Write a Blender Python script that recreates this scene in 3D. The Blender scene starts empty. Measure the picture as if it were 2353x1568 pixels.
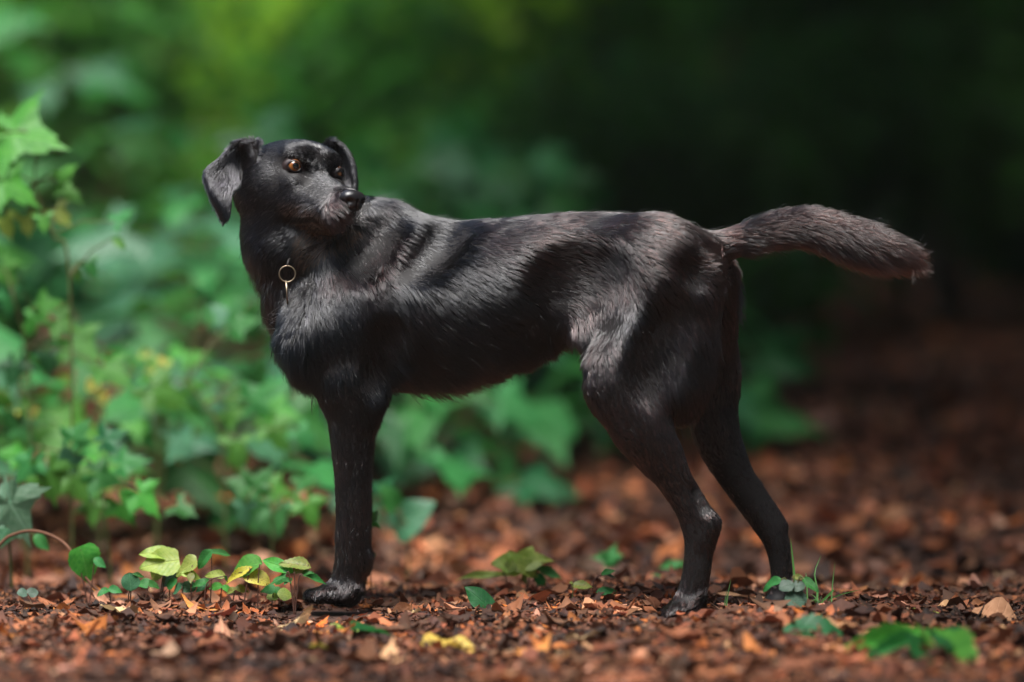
import bpy, math, random, os
import numpy as np
from mathutils import Vector, Matrix

FUR = True
# ------------------------------------------------------------------ camera
scene = bpy.context.scene
col = scene.collection
CAM_H, CAM_D, LENS = 0.49, 4.0, 100.0
FV = LENS / 36.0 * 2353.0                       # focal length in units of a 2353 px wide picture
PITCH = math.atan((784.0 - 602.0) / FV)         # horizon lies above the picture's middle
cam_data = bpy.data.cameras.new("camera")
cam = bpy.data.objects.new("camera", cam_data)
col.objects.link(cam)
cam.location = (0, -CAM_D, CAM_H)
cam.rotation_euler = (math.pi / 2 - PITCH, 0, 0)
cam_data.lens = LENS
cam_data.sensor_width = 36.0
cam_data.clip_start, cam_data.clip_end = 0.05, 400
cam_data.dof.use_dof = True
cam_data.dof.focus_distance = 3.97
cam_data.dof.aperture_fstop = 1.22
scene.camera = cam

# ------------------------------------------------------------------ sky, sun, exposure
SUN_EL, SUN_AZ = math.radians(72), math.radians(-105)   # azimuth from +x, counter-clockwise
world = bpy.data.worlds.new("World")
scene.world = world
world.use_nodes = True
wn = world.node_tree.nodes
wl = world.node_tree.links
wn.clear()
w_out = wn.new("ShaderNodeOutputWorld")
w_bg = wn.new("ShaderNodeBackground")
w_sky = wn.new("ShaderNodeTexSky")
w_sky.sky_type = 'NISHITA'
w_sky.sun_disc = False
w_sky.sun_elevation = SUN_EL
w_sky.sun_rotation = math.pi / 2 - SUN_AZ
w_sky.air_density = 1.0
w_sky.dust_density = 2.5
wl.new(w_sky.outputs[0], w_bg.inputs[0])
w_bg.inputs[1].default_value = 0.10
wl.new(w_bg.outputs[0], w_out.inputs[0])

sun_data = bpy.data.lights.new("sun", 'SUN')
sun_data.energy = 4.4
sun_data.angle = math.radians(38)
sun_data.color = (1.0, 0.99, 0.965)
sun = bpy.data.objects.new("sun", sun_data)
col.objects.link(sun)
sd = Vector((math.cos(SUN_EL) * math.cos(SUN_AZ), math.cos(SUN_EL) * math.sin(SUN_AZ), math.sin(SUN_EL)))
sun.rotation_euler = sd.to_track_quat('Z', 'Y').to_euler()
sun.location = sd * 12

scene.view_settings.view_transform = 'Standard'
scene.view_settings.look = 'None'
scene.view_settings.gamma = 1.0
scene.view_settings.exposure = 1.2
scene.view_settings.use_curve_mapping = False
scene.render.engine = 'CYCLES'
scene.cycles.use_denoising = True
scene.cycles.max_bounces = 8
scene.cycles.transparent_max_bounces = 8
scene.cycles.use_adaptive_sampling = True
scene.cycles.adaptive_threshold = 0.01

# ------------------------------------------------------------------ helpers
rng = np.random.default_rng(7)
random.seed(7)


def W(vx, vy, dy=0.0):
    """a point seen at (vx, vy) of the 2353 x 1568 picture, dy metres behind the dog's plane"""
    c, s = math.cos(PITCH), math.sin(PITCH)
    cx, cy = (vx - 1176.5) / FV, (784.0 - vy) / FV
    # camera axes: right (1,0,0), up (0,s,c), forward (0,c,-s)
    d = Vector((cx, cy * s + c, cy * c - s))
    t = (dy + CAM_D) / d.y
    return Vector((0, -CAM_D, CAM_H)) + d * t


def node_mat(name):
    m = bpy.data.materials.new(name)
    m.use_nodes = True
    nt = m.node_tree
    nt.nodes.clear()
    return m, nt, nt.nodes, nt.links


def mesh_obj(name, verts, faces, mat=None, parent=None, smooth=True):
    me = bpy.data.meshes.new(name)
    me.from_pydata([tuple(v) for v in verts], [], [tuple(f) for f in faces])
    if smooth:
        me.polygons.foreach_set("use_smooth", [True] * len(me.polygons))
    o = bpy.data.objects.new(name, me)
    col.objects.link(o)
    if mat:
        me.materials.append(mat)
    if parent:
        o.parent = parent
    return o


def np_mesh(name, V, F):
    """fast mesh from numpy arrays, F is (n,3) or (n,4)"""
    me = bpy.data.meshes.new(name)
    V = np.ascontiguousarray(V, dtype=np.float32)
    F = np.ascontiguousarray(F, dtype=np.int32)
    k = F.shape[1]
    me.vertices.add(len(V))
    me.vertices.foreach_set("co", V.ravel())
    me.loops.add(F.size)
    me.loops.foreach_set("vertex_index", F.ravel())
    me.polygons.add(len(F))
    me.polygons.foreach_set("loop_start", np.arange(0, F.size, k, dtype=np.int32))
    me.polygons.foreach_set("loop_total", np.full(len(F), k, dtype=np.int32))
    me.polygons.foreach_set("use_smooth", np.ones(len(F), dtype=bool))
    me.update(calc_edges=True)
    me.validate()
    return me


def tag(o, label=None, cat=None, group=None, kind=None):
    if label: o["label"] = label
    if cat: o["category"] = cat
    if group: o["group"] = group
    if kind: o["kind"] = kind
    return o


def empty(name, loc=(0, 0, 0)):
    o = bpy.data.objects.new(name, None)
    o.empty_display_size = 0.05
    col.objects.link(o)
    o.location = loc
    return o


def tube(points, radii, sides=8, cap=True):
    """verts, faces of a tapered tube along points"""
    P = [Vector(p) for p in points]
    n = len(P)
    verts, faces = [], []
    ref = Vector((0.13, 0.31, 0.94)).normalized()
    for i in range(n):
        t = (P[min(i + 1, n - 1)] - P[max(i - 1, 0)]).normalized()
        a = t.cross(ref)
        if a.length < 1e-3: a = t.cross(Vector((1, 0, 0)))
        a.normalize()
        b = t.cross(a)
        for k in range(sides):
            an = 2 * math.pi * k / sides
            verts.append(P[i] + (a * math.cos(an) + b * math.sin(an)) * radii[i])
    for i in range(n - 1):
        for k in range(sides):
            k2 = (k + 1) % sides
            faces.append((i * sides + k, i * sides + k2, (i + 1) * sides + k2, (i + 1) * sides + k))
    if cap:
        faces.append(tuple(range(sides - 1, -1, -1)))
        faces.append(tuple((n - 1) * sides + k for k in range(sides)))
    return verts, faces
# ------------------------------------------------------------------ the dog: a smooth-blended solid turned into one mesh
STEP = 0.003
GX, GY, GZ = (-0.47, 0.60), (-0.21, 0.30), (-0.02, 0.72)
nx, ny, nz = [int((b - a) / STEP) + 1 for a, b in (GX, GY, GZ)]
gx = (GX[0] + STEP * np.arange(nx)).astype(np.float32)
gy = (GY[0] + STEP * np.arange(ny)).astype(np.float32)
gz = (GZ[0] + STEP * np.arange(nz)).astype(np.float32)
SDF = np.full((nx, ny, nz), 0.2, dtype=np.float32)


def smin(a, b, k):
    h = np.clip(0.5 + 0.5 * (b - a) / k, 0, 1)
    return b + (a - b) * h - k * h * (1 - h)


def region(lo, hi):
    sl = []
    for g, l, h in zip((gx, gy, gz), lo, hi):
        i0 = max(0, int(np.searchsorted(g, l)) - 1)
        i1 = min(len(g), int(np.searchsorted(g, h)) + 1)
        sl.append(slice(i0, i1))
    return tuple(sl)


def blend(sl, d, k, sub=False):
    if sub:
        SDF[sl] = -smin(-SDF[sl], d, k)
    else:
        SDF[sl] = smin(SDF[sl], d, k)


def cone(a, b, ra, rb, sy=1.0, k=0.02):
    """tapered capsule; sy stretches it in depth"""
    a, b = np.array(a, np.float32), np.array(b, np.float32)
    m = max(ra, rb) * max(1, sy) + 0.05
    sl = region(np.minimum(a, b) - m, np.maximum(a, b) + m)
    X, Y, Z = gx[sl[0]][:, None, None], gy[sl[1]][None, :, None], gz[sl[2]][None, None, :]
    ax, ay, az = a; bx, by, bz = b
    ba = np.array([bx - ax, (by - ay) / sy, bz - az], np.float32)
    px, py, pz = X - ax, (Y - ay) / sy, Z - az
    t = np.clip((px * ba[0] + py * ba[1] + pz * ba[2]) / max(1e-9, float(ba @ ba)), 0, 1)
    d = np.sqrt((px - t * ba[0]) ** 2 + (py - t * ba[1]) ** 2 + (pz - t * ba[2]) ** 2) - (ra + (rb - ra) * t)
    blend(sl, d.astype(np.float32) * min(1.0, sy), k)


def chain(pts, sy=1.0, k=0.02, sub=6):
    """one smooth tapered limb through several (point, radius) stations"""
    P = np.array([list(p[0]) + [p[1]] for p in pts], float)
    n = len(P)
    Q = []
    for i in range(n - 1):                      # Catmull-Rom through the stations
        p0, p1, p2, p3 = P[max(i - 1, 0)], P[i], P[i + 1], P[min(i + 2, n - 1)]
        for t in np.linspace(0, 1, sub, endpoint=False):
            Q.append(0.5 * ((2 * p1) + (p2 - p0) * t + (2 * p0 - 5 * p1 + 4 * p2 - p3) * t * t + (3 * p1 - p0 - 3 * p2 + p3) * t ** 3))
    Q.append(P[-1])
    Q = np.array(Q)
    m = Q[:, 3].max() * max(1, sy) + 0.05
    sl = region(Q[:, :3].min(0) - m, Q[:, :3].max(0) + m)
    X, Y, Z = gx[sl[0]][:, None, None], gy[sl[1]][None, :, None], gz[sl[2]][None, None, :]
    best = None
    for a, b in zip(Q[:-1], Q[1:]):
        ba = np.array([b[0] - a[0], (b[1] - a[1]) / sy, b[2] - a[2]])
        px, py, pz = X - np.float32(a[0]), (Y - np.float32(a[1])) / np.float32(sy), Z - np.float32(a[2])
        t = np.clip((px * ba[0] + py * ba[1] + pz * ba[2]) / max(1e-9, float(ba @ ba)), 0, 1)
        d = np.sqrt((px - t * ba[0]) ** 2 + (py - t * ba[1]) ** 2 + (pz - t * ba[2]) ** 2) - (a[3] + (b[3] - a[3]) * t)
        best = d if best is None else np.minimum(best, d)
    blend(sl, best.astype(np.float32) * min(1.0, sy), k)


def ellipsoid(M, c, r, k=0.02, sub=False):
    """M: 4x4 frame (columns f, l, u), c and r in that frame"""
    R = np.array(M.to_3x3(), np.float32)
    o = np.array((M @ Vector(c))[:], np.float32)
    m = max(r) + 0.04
    sl = region(o - m, o + m)
    X, Y, Z = gx[sl[0]][:, None, None] - o[0], gy[sl[1]][None, :, None] - o[1], gz[sl[2]][None, None, :] - o[2]
    q = [(X * R[0, i] + Y * R[1, i] + Z * R[2, i]) for i in range(3)]
    k0 = np.sqrt(sum((q[i] / r[i]) ** 2 for i in range(3)))
    k1 = np.sqrt(sum((q[i] / r[i] ** 2) ** 2 for i in range(3)))
    blend(sl, (k0 * (k0 - 1) / np.maximum(k1, 1e-6)).astype(np.float32), k, sub)


PXM = 1.0 / (FV / CAM_D)      # metres per picture unit at the dog
SH = 5                        # fur stands about this far (picture units) off the skin


def spine_y(vx):
    return np.interp(vx, [600, 830, 1500, 1700], [0.115, 0.095, -0.015, -0.03])


# torso: x, top, bottom, half width
torso = [(662, 690, 745, .028), (695, 600, 800, .055), (728, 550, 852, .078), (770, 508, 895, .096), (830, 482, 925, .106),
         (900, 476, 905, .113), (960, 488, 903, .118), (1050, 503, 898, .120), (1120, 500, 872, .118), (1180, 495, 836, .112),
         (1240, 489, 798, .104), (1300, 485, 776, .096), (1360, 483, 768, .092), (1420, 484, 765, .094), (1500, 497, 765, .098),
         (1560, 517, 755, .094), (1610, 548, 735, .078), (1650, 610, 705, .040)]
tx = np.array([W(t[0], 700, spine_y(t[0])).x for t in torso])
ttop = np.array([W(t[0], t[1] + SH, spine_y(t[0])).z for t in torso])
tbot = np.array([W(t[0], t[2] - SH, spine_y(t[0])).z for t in torso])
thw = np.array([t[3] for t in torso])
tyc = np.array([spine_y(t[0]) for t in torso])


def smooth_interp(x, xs, ys):
    xi = np.linspace(xs[0], xs[-1], 400)
    yi = np.interp(xi, xs, ys)
    ker = np.hanning(17); ker /= ker.sum()
    yp = np.convolve(np.pad(yi, 8, mode='edge'), ker, mode='valid')
    return np.interp(x, xi, yp)


sl = region((tx[0], GY[0], 0.15), (tx[-1], GY[1], GZ[1]))
xs = gx[sl[0]]
top, bot, hw, yc = [smooth_interp(xs, tx, q)[:, None, None] for q in (ttop, tbot, thw, tyc)]
Y, Z = gy[sl[1]][None, :, None], gz[sl[2]][None, None, :]
zc, hz = (top + bot) / 2, (top - bot) / 2
u = (Z - zc) / hz
prof = 1.0 - 0.16 * np.clip(-u, 0, 1.2) ** 1.5 - 0.10 * np.clip(u, 0, 1.2) ** 2
rr = (np.abs(u) ** 2.15 + np.abs((Y - yc) / (hw * prof)) ** 2.15) ** (1 / 2.15)
blend(sl, ((rr - 1) * np.minimum(hz, hw)).astype(np.float32), 0.02)


def V3(vx, vy, dy):
    return W(vx, vy, dy)[:]


# neck
cone(V3(805, 640, .09), V3(678, 548, .085), .086, .056, 0.9, .04)
cone(V3(678, 548, .085), V3(634, 440, .075), .056, .058, 1.0, .03)
cone(V3(664, 690, .09), V3(628, 575, .085), .018, .026, 1.6, .05)       # breast line
cone(V3(718, 800, .09), V3(664, 690, .09), .028, .018, 1.5, .05)
cone(V3(880, 530, .09), V3(760, 530, .085), .032, .05, 1.0, .05)          # crest over the withers

# fore limbs (near, far)
for dy, ox in ((0.012, 0), (0.165, 6)):
    cone(V3(890 + ox, 560, dy + .035), V3(775 + ox, 760, dy), .030, .050, 0.55, .035)         # shoulder blade
    cone(V3(765 + ox, 780, dy - .004), V3(815 + ox, 880, dy), .058, .050, 0.62, .03)       # upper arm
    chain([(V3(800 + ox, 880, dy), .046), (V3(810 + ox, 945, dy), .0375), (V3(809 + ox, 1010, dy), .0305),
           (V3(810 + ox, 1100, dy), .0252), (V3(811 + ox, 1180, dy), .0238), (V3(809 + ox, 1235, dy), .0236), (V3(807 + ox, 1280, dy), .0226),
           (V3(800 + ox, 1325, dy), .0218), (V3(792 + ox, 1354, dy), .0215)], 0.90, .012)
    cone(V3(848 + ox, 905, dy), V3(838 + ox, 960, dy), .0125, .014, 1.0, .02)             # elbow
    cone(V3(838 + ox, 1275, dy), V3(834 + ox, 1300, dy), .0075, .0075, 1, .012)             # carpal pad
    cone(V3(800 + ox, 1362, dy), V3(755 + ox, 1363, dy), .0145, .0135, 1.7, .014)          # paw
    for j, (ty, tl) in enumerate(((-.023, 716), (-.008, 704), (.008, 704), (.023, 716))):
        cone(V3(765 + ox, 1362, dy + ty * .8), V3(tl + 10 + ox, 1370, dy + ty), .0118, .0105, 1, .005)

# hind limb, near
d1, d2 = -.078, -.095
cone(V3(1505, 620, -.060), V3(1432, 890, d2), .075, .0445, 0.62, .03)
cone(V3(1455, 700, -.070), V3(1415, 880, d2), .042, .030, 0.65, .03)
cone(V3(1575, 640, -.050), V3(1560, 860, -.080), .050, .042, 0.68, .03)
cone(V3(1560, 800, -.080), V3(1580, 945, -.088), .036, .012, 0.7, .035)
cone(V3(1400, 690, -.06), V3(1330, 765, -.045), .018, .010, 0.6, .03)              # flank fold
chain([(V3(1430, 890, d2), .0385), (V3(1462, 970, d2), .0405), (V3(1508, 1035, d2), .0345), (V3(1548, 1100, d2), .0250),
       (V3(1584, 1165, d2), .0215), (V3(1604, 1218, d2), .0220), (V3(1606, 1262, d2), .0200), (V3(1600, 1320, d2), .0195), (V3(1588, 1375, d2), .0205)], 0.80, .014)
cone(V3(1585, 1130, d2), V3(1632, 1205, d2), .0085, .0125, 0.9, .014)              # tendon to the heel
cone(V3(1632, 1200, d2), V3(1622, 1240, d2), .0105, .011, 0.9, .014)
cone(V3(1588, 1395, d2), V3(1556, 1402, d2), .0150, .0135, 1.6, .012)
for ty, tl in ((-.022, 1540), (-.008, 1530), (.008, 1530), (.022, 1540)):
    cone(V3(1570, 1398, d2 + ty * .8), V3(tl, 1412, d2 + ty), .0118, .0105, 1, .005)

# hind limb, far
e = .055
cone(V3(1590, 650, .015), V3(1630, 880, e), .062, .040, 0.7, .03)
chain([(V3(1628, 870, e), .0400), (V3(1645, 990, e), .0345), (V3(1678, 1070, e), .0285), (V3(1722, 1145, e), .0225), (V3(1760, 1203, e), .0200), (V3(1784, 1245, e), .0188), (V3(1793, 1290, e), .0165), (V3(1797, 1340, e), .0165), (V3(1792, 1380, e), .0185)], 0.82, .014)
cone(V3(1735, 1115, e), V3(1793, 1205, e), .0075, .0100, 0.9, .012)
cone(V3(1790, 1392, e), V3(1765, 1398, e), .0140, .0130, 1.6, .012)
for ty, tl in ((-.020, 1748), (-.007, 1738), (.007, 1738), (.020, 1748)):
    cone(V3(1775, 1394, e + ty * .8), V3(tl, 1405, e + ty), .0105, .0095, 1, .009)

# tail
TAIL = [(1570, 580, .030), (1625, 573, .0240), (1690, 556, .0195), (1770, 532, .0180), (1850, 523, .0190), (1930, 543, .0210),
        (2005, 567, .0205), (2066, 585, .0140)]
chain([(V3(a, b, -.02 - .00002 * (a - 1570)), r) for a, b, r in TAIL], 0.95, .02)

# head frame: f forward, l left, u up; origin between the eyes
YAW, ROLL, HP = math.radians(50), math.radians(-6), math.radians(-3)
near_eye = W(678, 383, 0.015)
Rm = Matrix.Rotation(-YAW, 3, 'Z') @ Matrix.Rotation(-HP, 3, 'Y') @ Matrix.Rotation(ROLL, 3, 'X')
EYE = 0.0375
h_org = near_eye - Rm @ Vector((0, -EYE, 0))
HM = Matrix.Translation(h_org) @ Rm.to_4x4()
HI = HM.inverted()


def H(f, l, u):
    return (HM @ Vector((f, l, u)))[:]


ellipsoid(HM, (-.056, 0, -.014), (.066, .060, .055), .02)            # skull
ellipsoid(HM, (-.020, 0, .013), (.032, .046, .024), .02)             # forehead
for s in (-1, 1):
    ellipsoid(HM, (-.036, s * .036, -.045), (.042, .022, .038), .02)  # cheek
    ellipsoid(HM, (-.012, s * .030, .020), (.011, .014, .005), .014)  # brow
    ellipsoid(HM, (-.002, s * .034, -.022), (.020, .016, .014), .014)  # cheekbone
    cone(H(-.004, s * .023, -.046), H(.074, s * .0140, -.059), .0250, .0185, 1, .010)    # upper lip
    cone(H(-.010, s * .027, -.058), H(.050, s * .019, -.066), .016, .012, 1, .010)       # lip fold
cone(H(-.030, 0, -.024), H(.074, 0, -.040), .034, .0170, 1, .016)     # muzzle
cone(H(-.05, 0, -.060), H(.068, 0, -.078), .028, .0125, 1, .010)      # lower jaw
cone(H(-.055, 0, -.060), V3(672, 560, .085), .042, .050, 1, .03)     # throat
def surf_dy(vx, vy):
    """depth at which the line of sight first meets the body"""
    for dy in np.arange(-.19, .2, .002):
        p = W(vx, vy, dy)
        i = [int(round((p[a] - g0[0]) / STEP)) for a, g0 in enumerate((GX, GY, GZ))]
        if SDF[i[0], i[1], i[2]] < 0: return float(dy)
    return 0.1


def hollow(v0, v1, r, depth, k=.02):
    """a shallow valley pressed into the near side between two picture points"""
    a, b = [Vector(W(*v, surf_dy(*v))) - Vector((0, r - depth, 0)) for v in (v0, v1)]
    n = max(2, int((b - a).length / (r * .5)) + 1)
    for t in np.linspace(0, 1, n):
        c = a.lerp(b, float(t))
        ellipsoid(Matrix.Translation(c), (0, 0, 0), (r, r, r), k, True)


hollow((1320, 655), (1345, 690), .055, .007, .045)       # flank in front of the thigh
hollow((1290, 620), (1320, 655), .055, .005, .04)
hollow((872, 505), (812, 590), .024, .004, .03)         # folds of the turned neck
hollow((1020, 520), (945, 590), .028, .002, .03)
hollow((885, 760), (880, 880), .022, .006, .02)         # behind the upper arm
hollow((1520, 760), (1500, 880), .034, .004, .03)       # between the thigh's muscles
hollow((1590, 600), (1620, 640), .020, .004, .02)
hollow((1600, 1120), (1618, 1165), .008, .003, .008)    # in front of the heel tendon
EA = math.radians(24)                                                 # eyes look a little outwards
eye_frames = []
for s in (-1, 1):
    E = HM @ Matrix.Translation((-.0038, s * EYE, 0)) @ Matrix.Rotation(s * EA, 4, 'Z')
    eye_frames.append(E)
    ellipsoid(E, (.004, 0, 0), (.0105, .0112, .0088), .005, True)     # eye sockets
    ellipsoid(HM, (.011, s * .021, -.005), (.008, .006, .006), .012, True)   # inner corner hollow


def surface_nets(S):
    ins = S < 0
    nx_, ny_, nz_ = S.shape
    c = [ins[i:nx_ - 1 + i, j:ny_ - 1 + j, k:nz_ - 1 + k] for i in (0, 1) for j in (0, 1) for k in (0, 1)]
    cnt = sum(a.astype(np.int8) for a in c)
    act = (cnt > 0) & (cnt < 8)
    idx = np.full(act.shape, -1, np.int64)
    ijk = np.argwhere(act)
    idx[act] = np.arange(len(ijk))
    acc = np.zeros((len(ijk), 3)); n = np.zeros(len(ijk))
    corners = [(i, j, k) for i in (0, 1) for j in (0, 1) for k in (0, 1)]
    val = {q: S[ijk[:, 0] + q[0], ijk[:, 1] + q[1], ijk[:, 2] + q[2]] for q in corners}
    for p in corners:
        for ax in range(3):
            if p[ax] == 0:
                q = list(p); q[ax] = 1; q = tuple(q)
                a, b = val[p], val[q]
                m = (a < 0) != (b < 0)
                t = np.where(m, a / np.where(m, a - b, 1), 0)
                pos = np.array(p, float)[None].repeat(len(ijk), 0); pos[:, ax] += t
                acc[m] += pos[m]; n[m] += 1
    V = ijk + acc / n[:, None]
    quads = []
    for ax in range(3):
        o1, o2 = [(1, 2), (2, 0), (0, 1)][ax]
        a = S; sl0 = [slice(1, -1)] * 3; sl1 = [slice(1, -1)] * 3
        sl0[ax] = slice(0, -1); sl1[ax] = slice(1, None)
        A, B = ins[tuple(sl0)], ins[tuple(sl1)]
        for flip, m in ((False, A & ~B), (True, ~A & B)):
            e_ = np.argwhere(m)
            off = np.ones(3, int); off[ax] = 0
            e_ = e_ + off
            def at(d1_, d2_):
                q = e_.copy(); q[:, o1] += d1_; q[:, o2] += d2_
                return idx[q[:, 0], q[:, 1], q[:, 2]]
            Q = np.stack([at(-1, -1), at(0, -1), at(0, 0), at(-1, 0)], 1)
            quads.append(Q[:, ::-1] if flip else Q)
    return V, np.concatenate(quads)


DV, DF = surface_nets(SDF)
DV = np.array([GX[0], GY[0], GZ[0]]) + DV * STEP


def vert_normals(V, F):
    a, b, c = V[F[:, 0]], V[F[:, 1]], V[F[:, 2]]
    fn = np.cross(b - a, c - a)
    if F.shape[1] == 4:
        fn = fn + np.cross(V[F[:, 2]] - a, V[F[:, 3]] - a)
    N = np.zeros_like(V)
    for i in range(F.shape[1]):
        np.add.at(N, F[:, i], fn)
    return N / np.maximum(np.linalg.norm(N, axis=1, keepdims=True), 1e-12)


def smooth_mesh(V, F, it, lam=0.5):
    n = np.zeros(len(V))
    for i in range(4):
        np.add.at(n, F[:, i], 2)
    for _ in range(it):
        A = np.zeros_like(V)
        for i in range(4):
            np.add.at(A, F[:, i], V[F[:, (i + 1) % 4]] + V[F[:, (i - 1) % 4]])
        V = V + lam * (A / n[:, None] - V)
    return V


DV = smooth_mesh(DV, DF, 4)
DN = vert_normals(DV, DF)
# ------------------------------------------------------------------ dog materials
def hair_material():
    m, nt, N, L = node_mat("fur_coat")
    out = N.new("ShaderNodeOutputMaterial")
    h = N.new("ShaderNodeBsdfHairPrincipled")
    h.model = 'CHIANG'
    h.parametrization = 'COLOR'
    h.inputs["Roughness"].default_value = 0.15
    h.inputs["Radial Roughness"].default_value = 0.35
    h.inputs["Coat"].default_value = 0.0
    h.inputs["IOR"].default_value = 1.55
    h.inputs["Random Roughness"].default_value = 0.3
    a = N.new("ShaderNodeAttribute"); a.attribute_name = "tint"
    L.new(a.outputs["Color"], h.inputs["Color"])
    L.new(h.outputs[0], out.inputs[0])
    return m


def simple_mat(name, colr, rough=0.5, spec=0.5, metal=0.0, bump=None, coat=0.0):
    m, nt, N, L = node_mat(name)
    out = N.new("ShaderNodeOutputMaterial")
    b = N.new("ShaderNodeBsdfPrincipled")
    b.inputs["Base Color"].default_value = (*colr, 1)
    b.inputs["Roughness"].default_value = rough
    b.inputs["Specular IOR Level"].default_value = spec
    b.inputs["Metallic"].default_value = metal
    b.inputs["Coat Weight"].default_value = coat
    b.inputs["Coat Roughness"].default_value = 0.03
    L.new(b.outputs[0], out.inputs[0])
    n = N.new("ShaderNodeTexNoise")
    n.inputs["Scale"].default_value = bump[0] if bump else 60
    n.inputs["Detail"].default_value = 4
    tc = N.new("ShaderNodeTexCoord")
    L.new(tc.outputs["Object"], n.inputs["Vector"])
    mx = N.new("ShaderNodeMix"); mx.data_type = 'RGBA'
    mx.inputs["A"].default_value = (*[c * 0.75 for c in colr], 1)
    mx.inputs["B"].default_value = (*[min(1, c * 1.25) for c in colr], 1)
    L.new(n.outputs["Fac"], mx.inputs["Factor"])
    L.new(mx.outputs["Result"], b.inputs["Base Color"])
    if bump:
        bp = N.new("ShaderNodeBump")
        bp.inputs["Strength"].default_value = bump[1]
        bp.inputs["Distance"].default_value = bump[2]
        L.new(n.outputs["Fac"], bp.inputs["Height"])
        L.new(bp.outputs[0], b.inputs["Normal"])
    return m


def eye_material():
    m, nt, N, L = node_mat("amber_eye")
    out = N.new("ShaderNodeOutputMaterial")
    b = N.new("ShaderNodeBsdfPrincipled")
    b.inputs["Roughness"].default_value = 0.12
    b.inputs["Coat Weight"].default_value = 1.0
    b.inputs["Coat Roughness"].default_value = 0.02
    tc = N.new("ShaderNodeTexCoord")
    sp = N.new("ShaderNodeSeparateXYZ")
    L.new(tc.outputs["Object"], sp.inputs[0])
    c = N.new("ShaderNodeCombineXYZ")
    L.new(sp.outputs["Y"], c.inputs["Y"]); L.new(sp.outputs["Z"], c.inputs["Z"])
    ln = N.new("ShaderNodeVectorMath"); ln.operation = 'LENGTH'
    L.new(c.outputs[0], ln.inputs[0])
    mr = N.new("ShaderNodeMath"); mr.operation = 'MULTIPLY'; mr.inputs[1].default_value = 1 / 0.0112
    L.new(ln.outputs["Value"], mr.inputs[0])
    r = N.new("ShaderNodeValToRGB")
    e = r.color_ramp.elements
    e[0].position = 0.0; e[0].color = (.002, .002, .002, 1)
    e[1].position = 1.0; e[1].color = (.03, .016, .014, 1)
    for p, cc in ((.40, (.002, .002, .002, 1)), (.46, (.14, .045, .009, 1)), (.68, (.25, .088, .016, 1)), (.84, (.15, .042, .007, 1)), (.90, (.01, .006, .004, 1)), (.95, (.03, .016, .014, 1))):
        q = e.new(p); q.color = cc
    L.new(mr.outputs[0], r.inputs[0])
    L.new(r.outputs[0], b.inputs["Base Color"])
    L.new(b.outputs[0], out.inputs[0])
    return m


M_hair = hair_material()
M_skin = simple_mat("dog_skin", (.010, .0085, .0085), .6, .2)
M_nose = simple_mat("wet_nose", (.010, .009, .010), .32, .5, 0, (900, .5, .0006))
M_lid = simple_mat("eyelid_skin", (.026, .015, .015), .5, .35)
M_lidrim = simple_mat("eyelid_rim", (.006, .005, .005), .3, .5)
M_eye = eye_material()

dog = empty("dog", (W(1200, 1400, 0).x, 0, 0))
tag(dog, "black short-haired dog standing side-on, head turned back over its shoulder", "dog")
bpy.context.view_layer.update()
dog_inv = Matrix.Translation(-dog.location)


def add_part(name, me, mat, parent=dog):
    me.materials.append(mat)
    o = bpy.data.objects.new(name, me)
    col.objects.link(o)
    o.parent = parent
    return o


off = np.array(dog.location)
body = add_part("body", np_mesh("body", DV - off, DF), M_skin)

# ---- ears: sheets with thickness, seen folded over
def grid_sheet(rows, thick, sub=4):
    """rows of control points -> smooth closed sheet"""
    G = np.array(rows, float)                     # r, c, 3
    def up(G, axis):
        n = G.shape[axis]
        G = np.moveaxis(G, axis, 0)
        out = []
        for i in range(n - 1):
            p0, p1, p2, p3 = G[max(i - 1, 0)], G[i], G[i + 1], G[min(i + 2, n - 1)]
            for t in np.linspace(0, 1, sub, endpoint=False):
                out.append(0.5 * ((2 * p1) + (p2 - p0) * t + (2 * p0 - 5 * p1 + 4 * p2 - p3) * t * t + (3 * p1 - p0 - 3 * p2 + p3) * t ** 3))
        out.append(G[-1])
        return np.moveaxis(np.array(out), 0, axis)
    G = up(up(G, 0), 1)
    R, C, _ = G.shape
    V = G.reshape(-1, 3)
    q = lambda r, c: r * C + c
    F = np.array([(q(r, c), q(r, c + 1), q(r + 1, c + 1), q(r + 1, c)) for r in range(R - 1) for c in range(C - 1)])
    N_ = vert_normals(V, F)
    edge = np.ones((R, C)); edge[0] = edge[-1] = 0.35; edge[:, 0] = edge[:, -1] = 0.35
    t = (edge.reshape(-1, 1)) * thick / 2
    VV = np.concatenate([V + N_ * t, V - N_ * t])
    n = len(V)
    FF = [F, F[:, ::-1] + n]
    rim = [q(0, c) for c in range(C)] + [q(r, C - 1) for r in range(1, R)] + [q(R - 1, c) for c in range(C - 2, -1, -1)] + [q(r, 0) for r in range(R - 2, 0, -1)]
    k = len(rim)
    FF.append(np.array([(rim[(i + 1) % k], rim[i], rim[i] + n, rim[(i + 1) % k] + n) for i in range(k)]))
    return VV, np.concatenate(FF)


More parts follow.
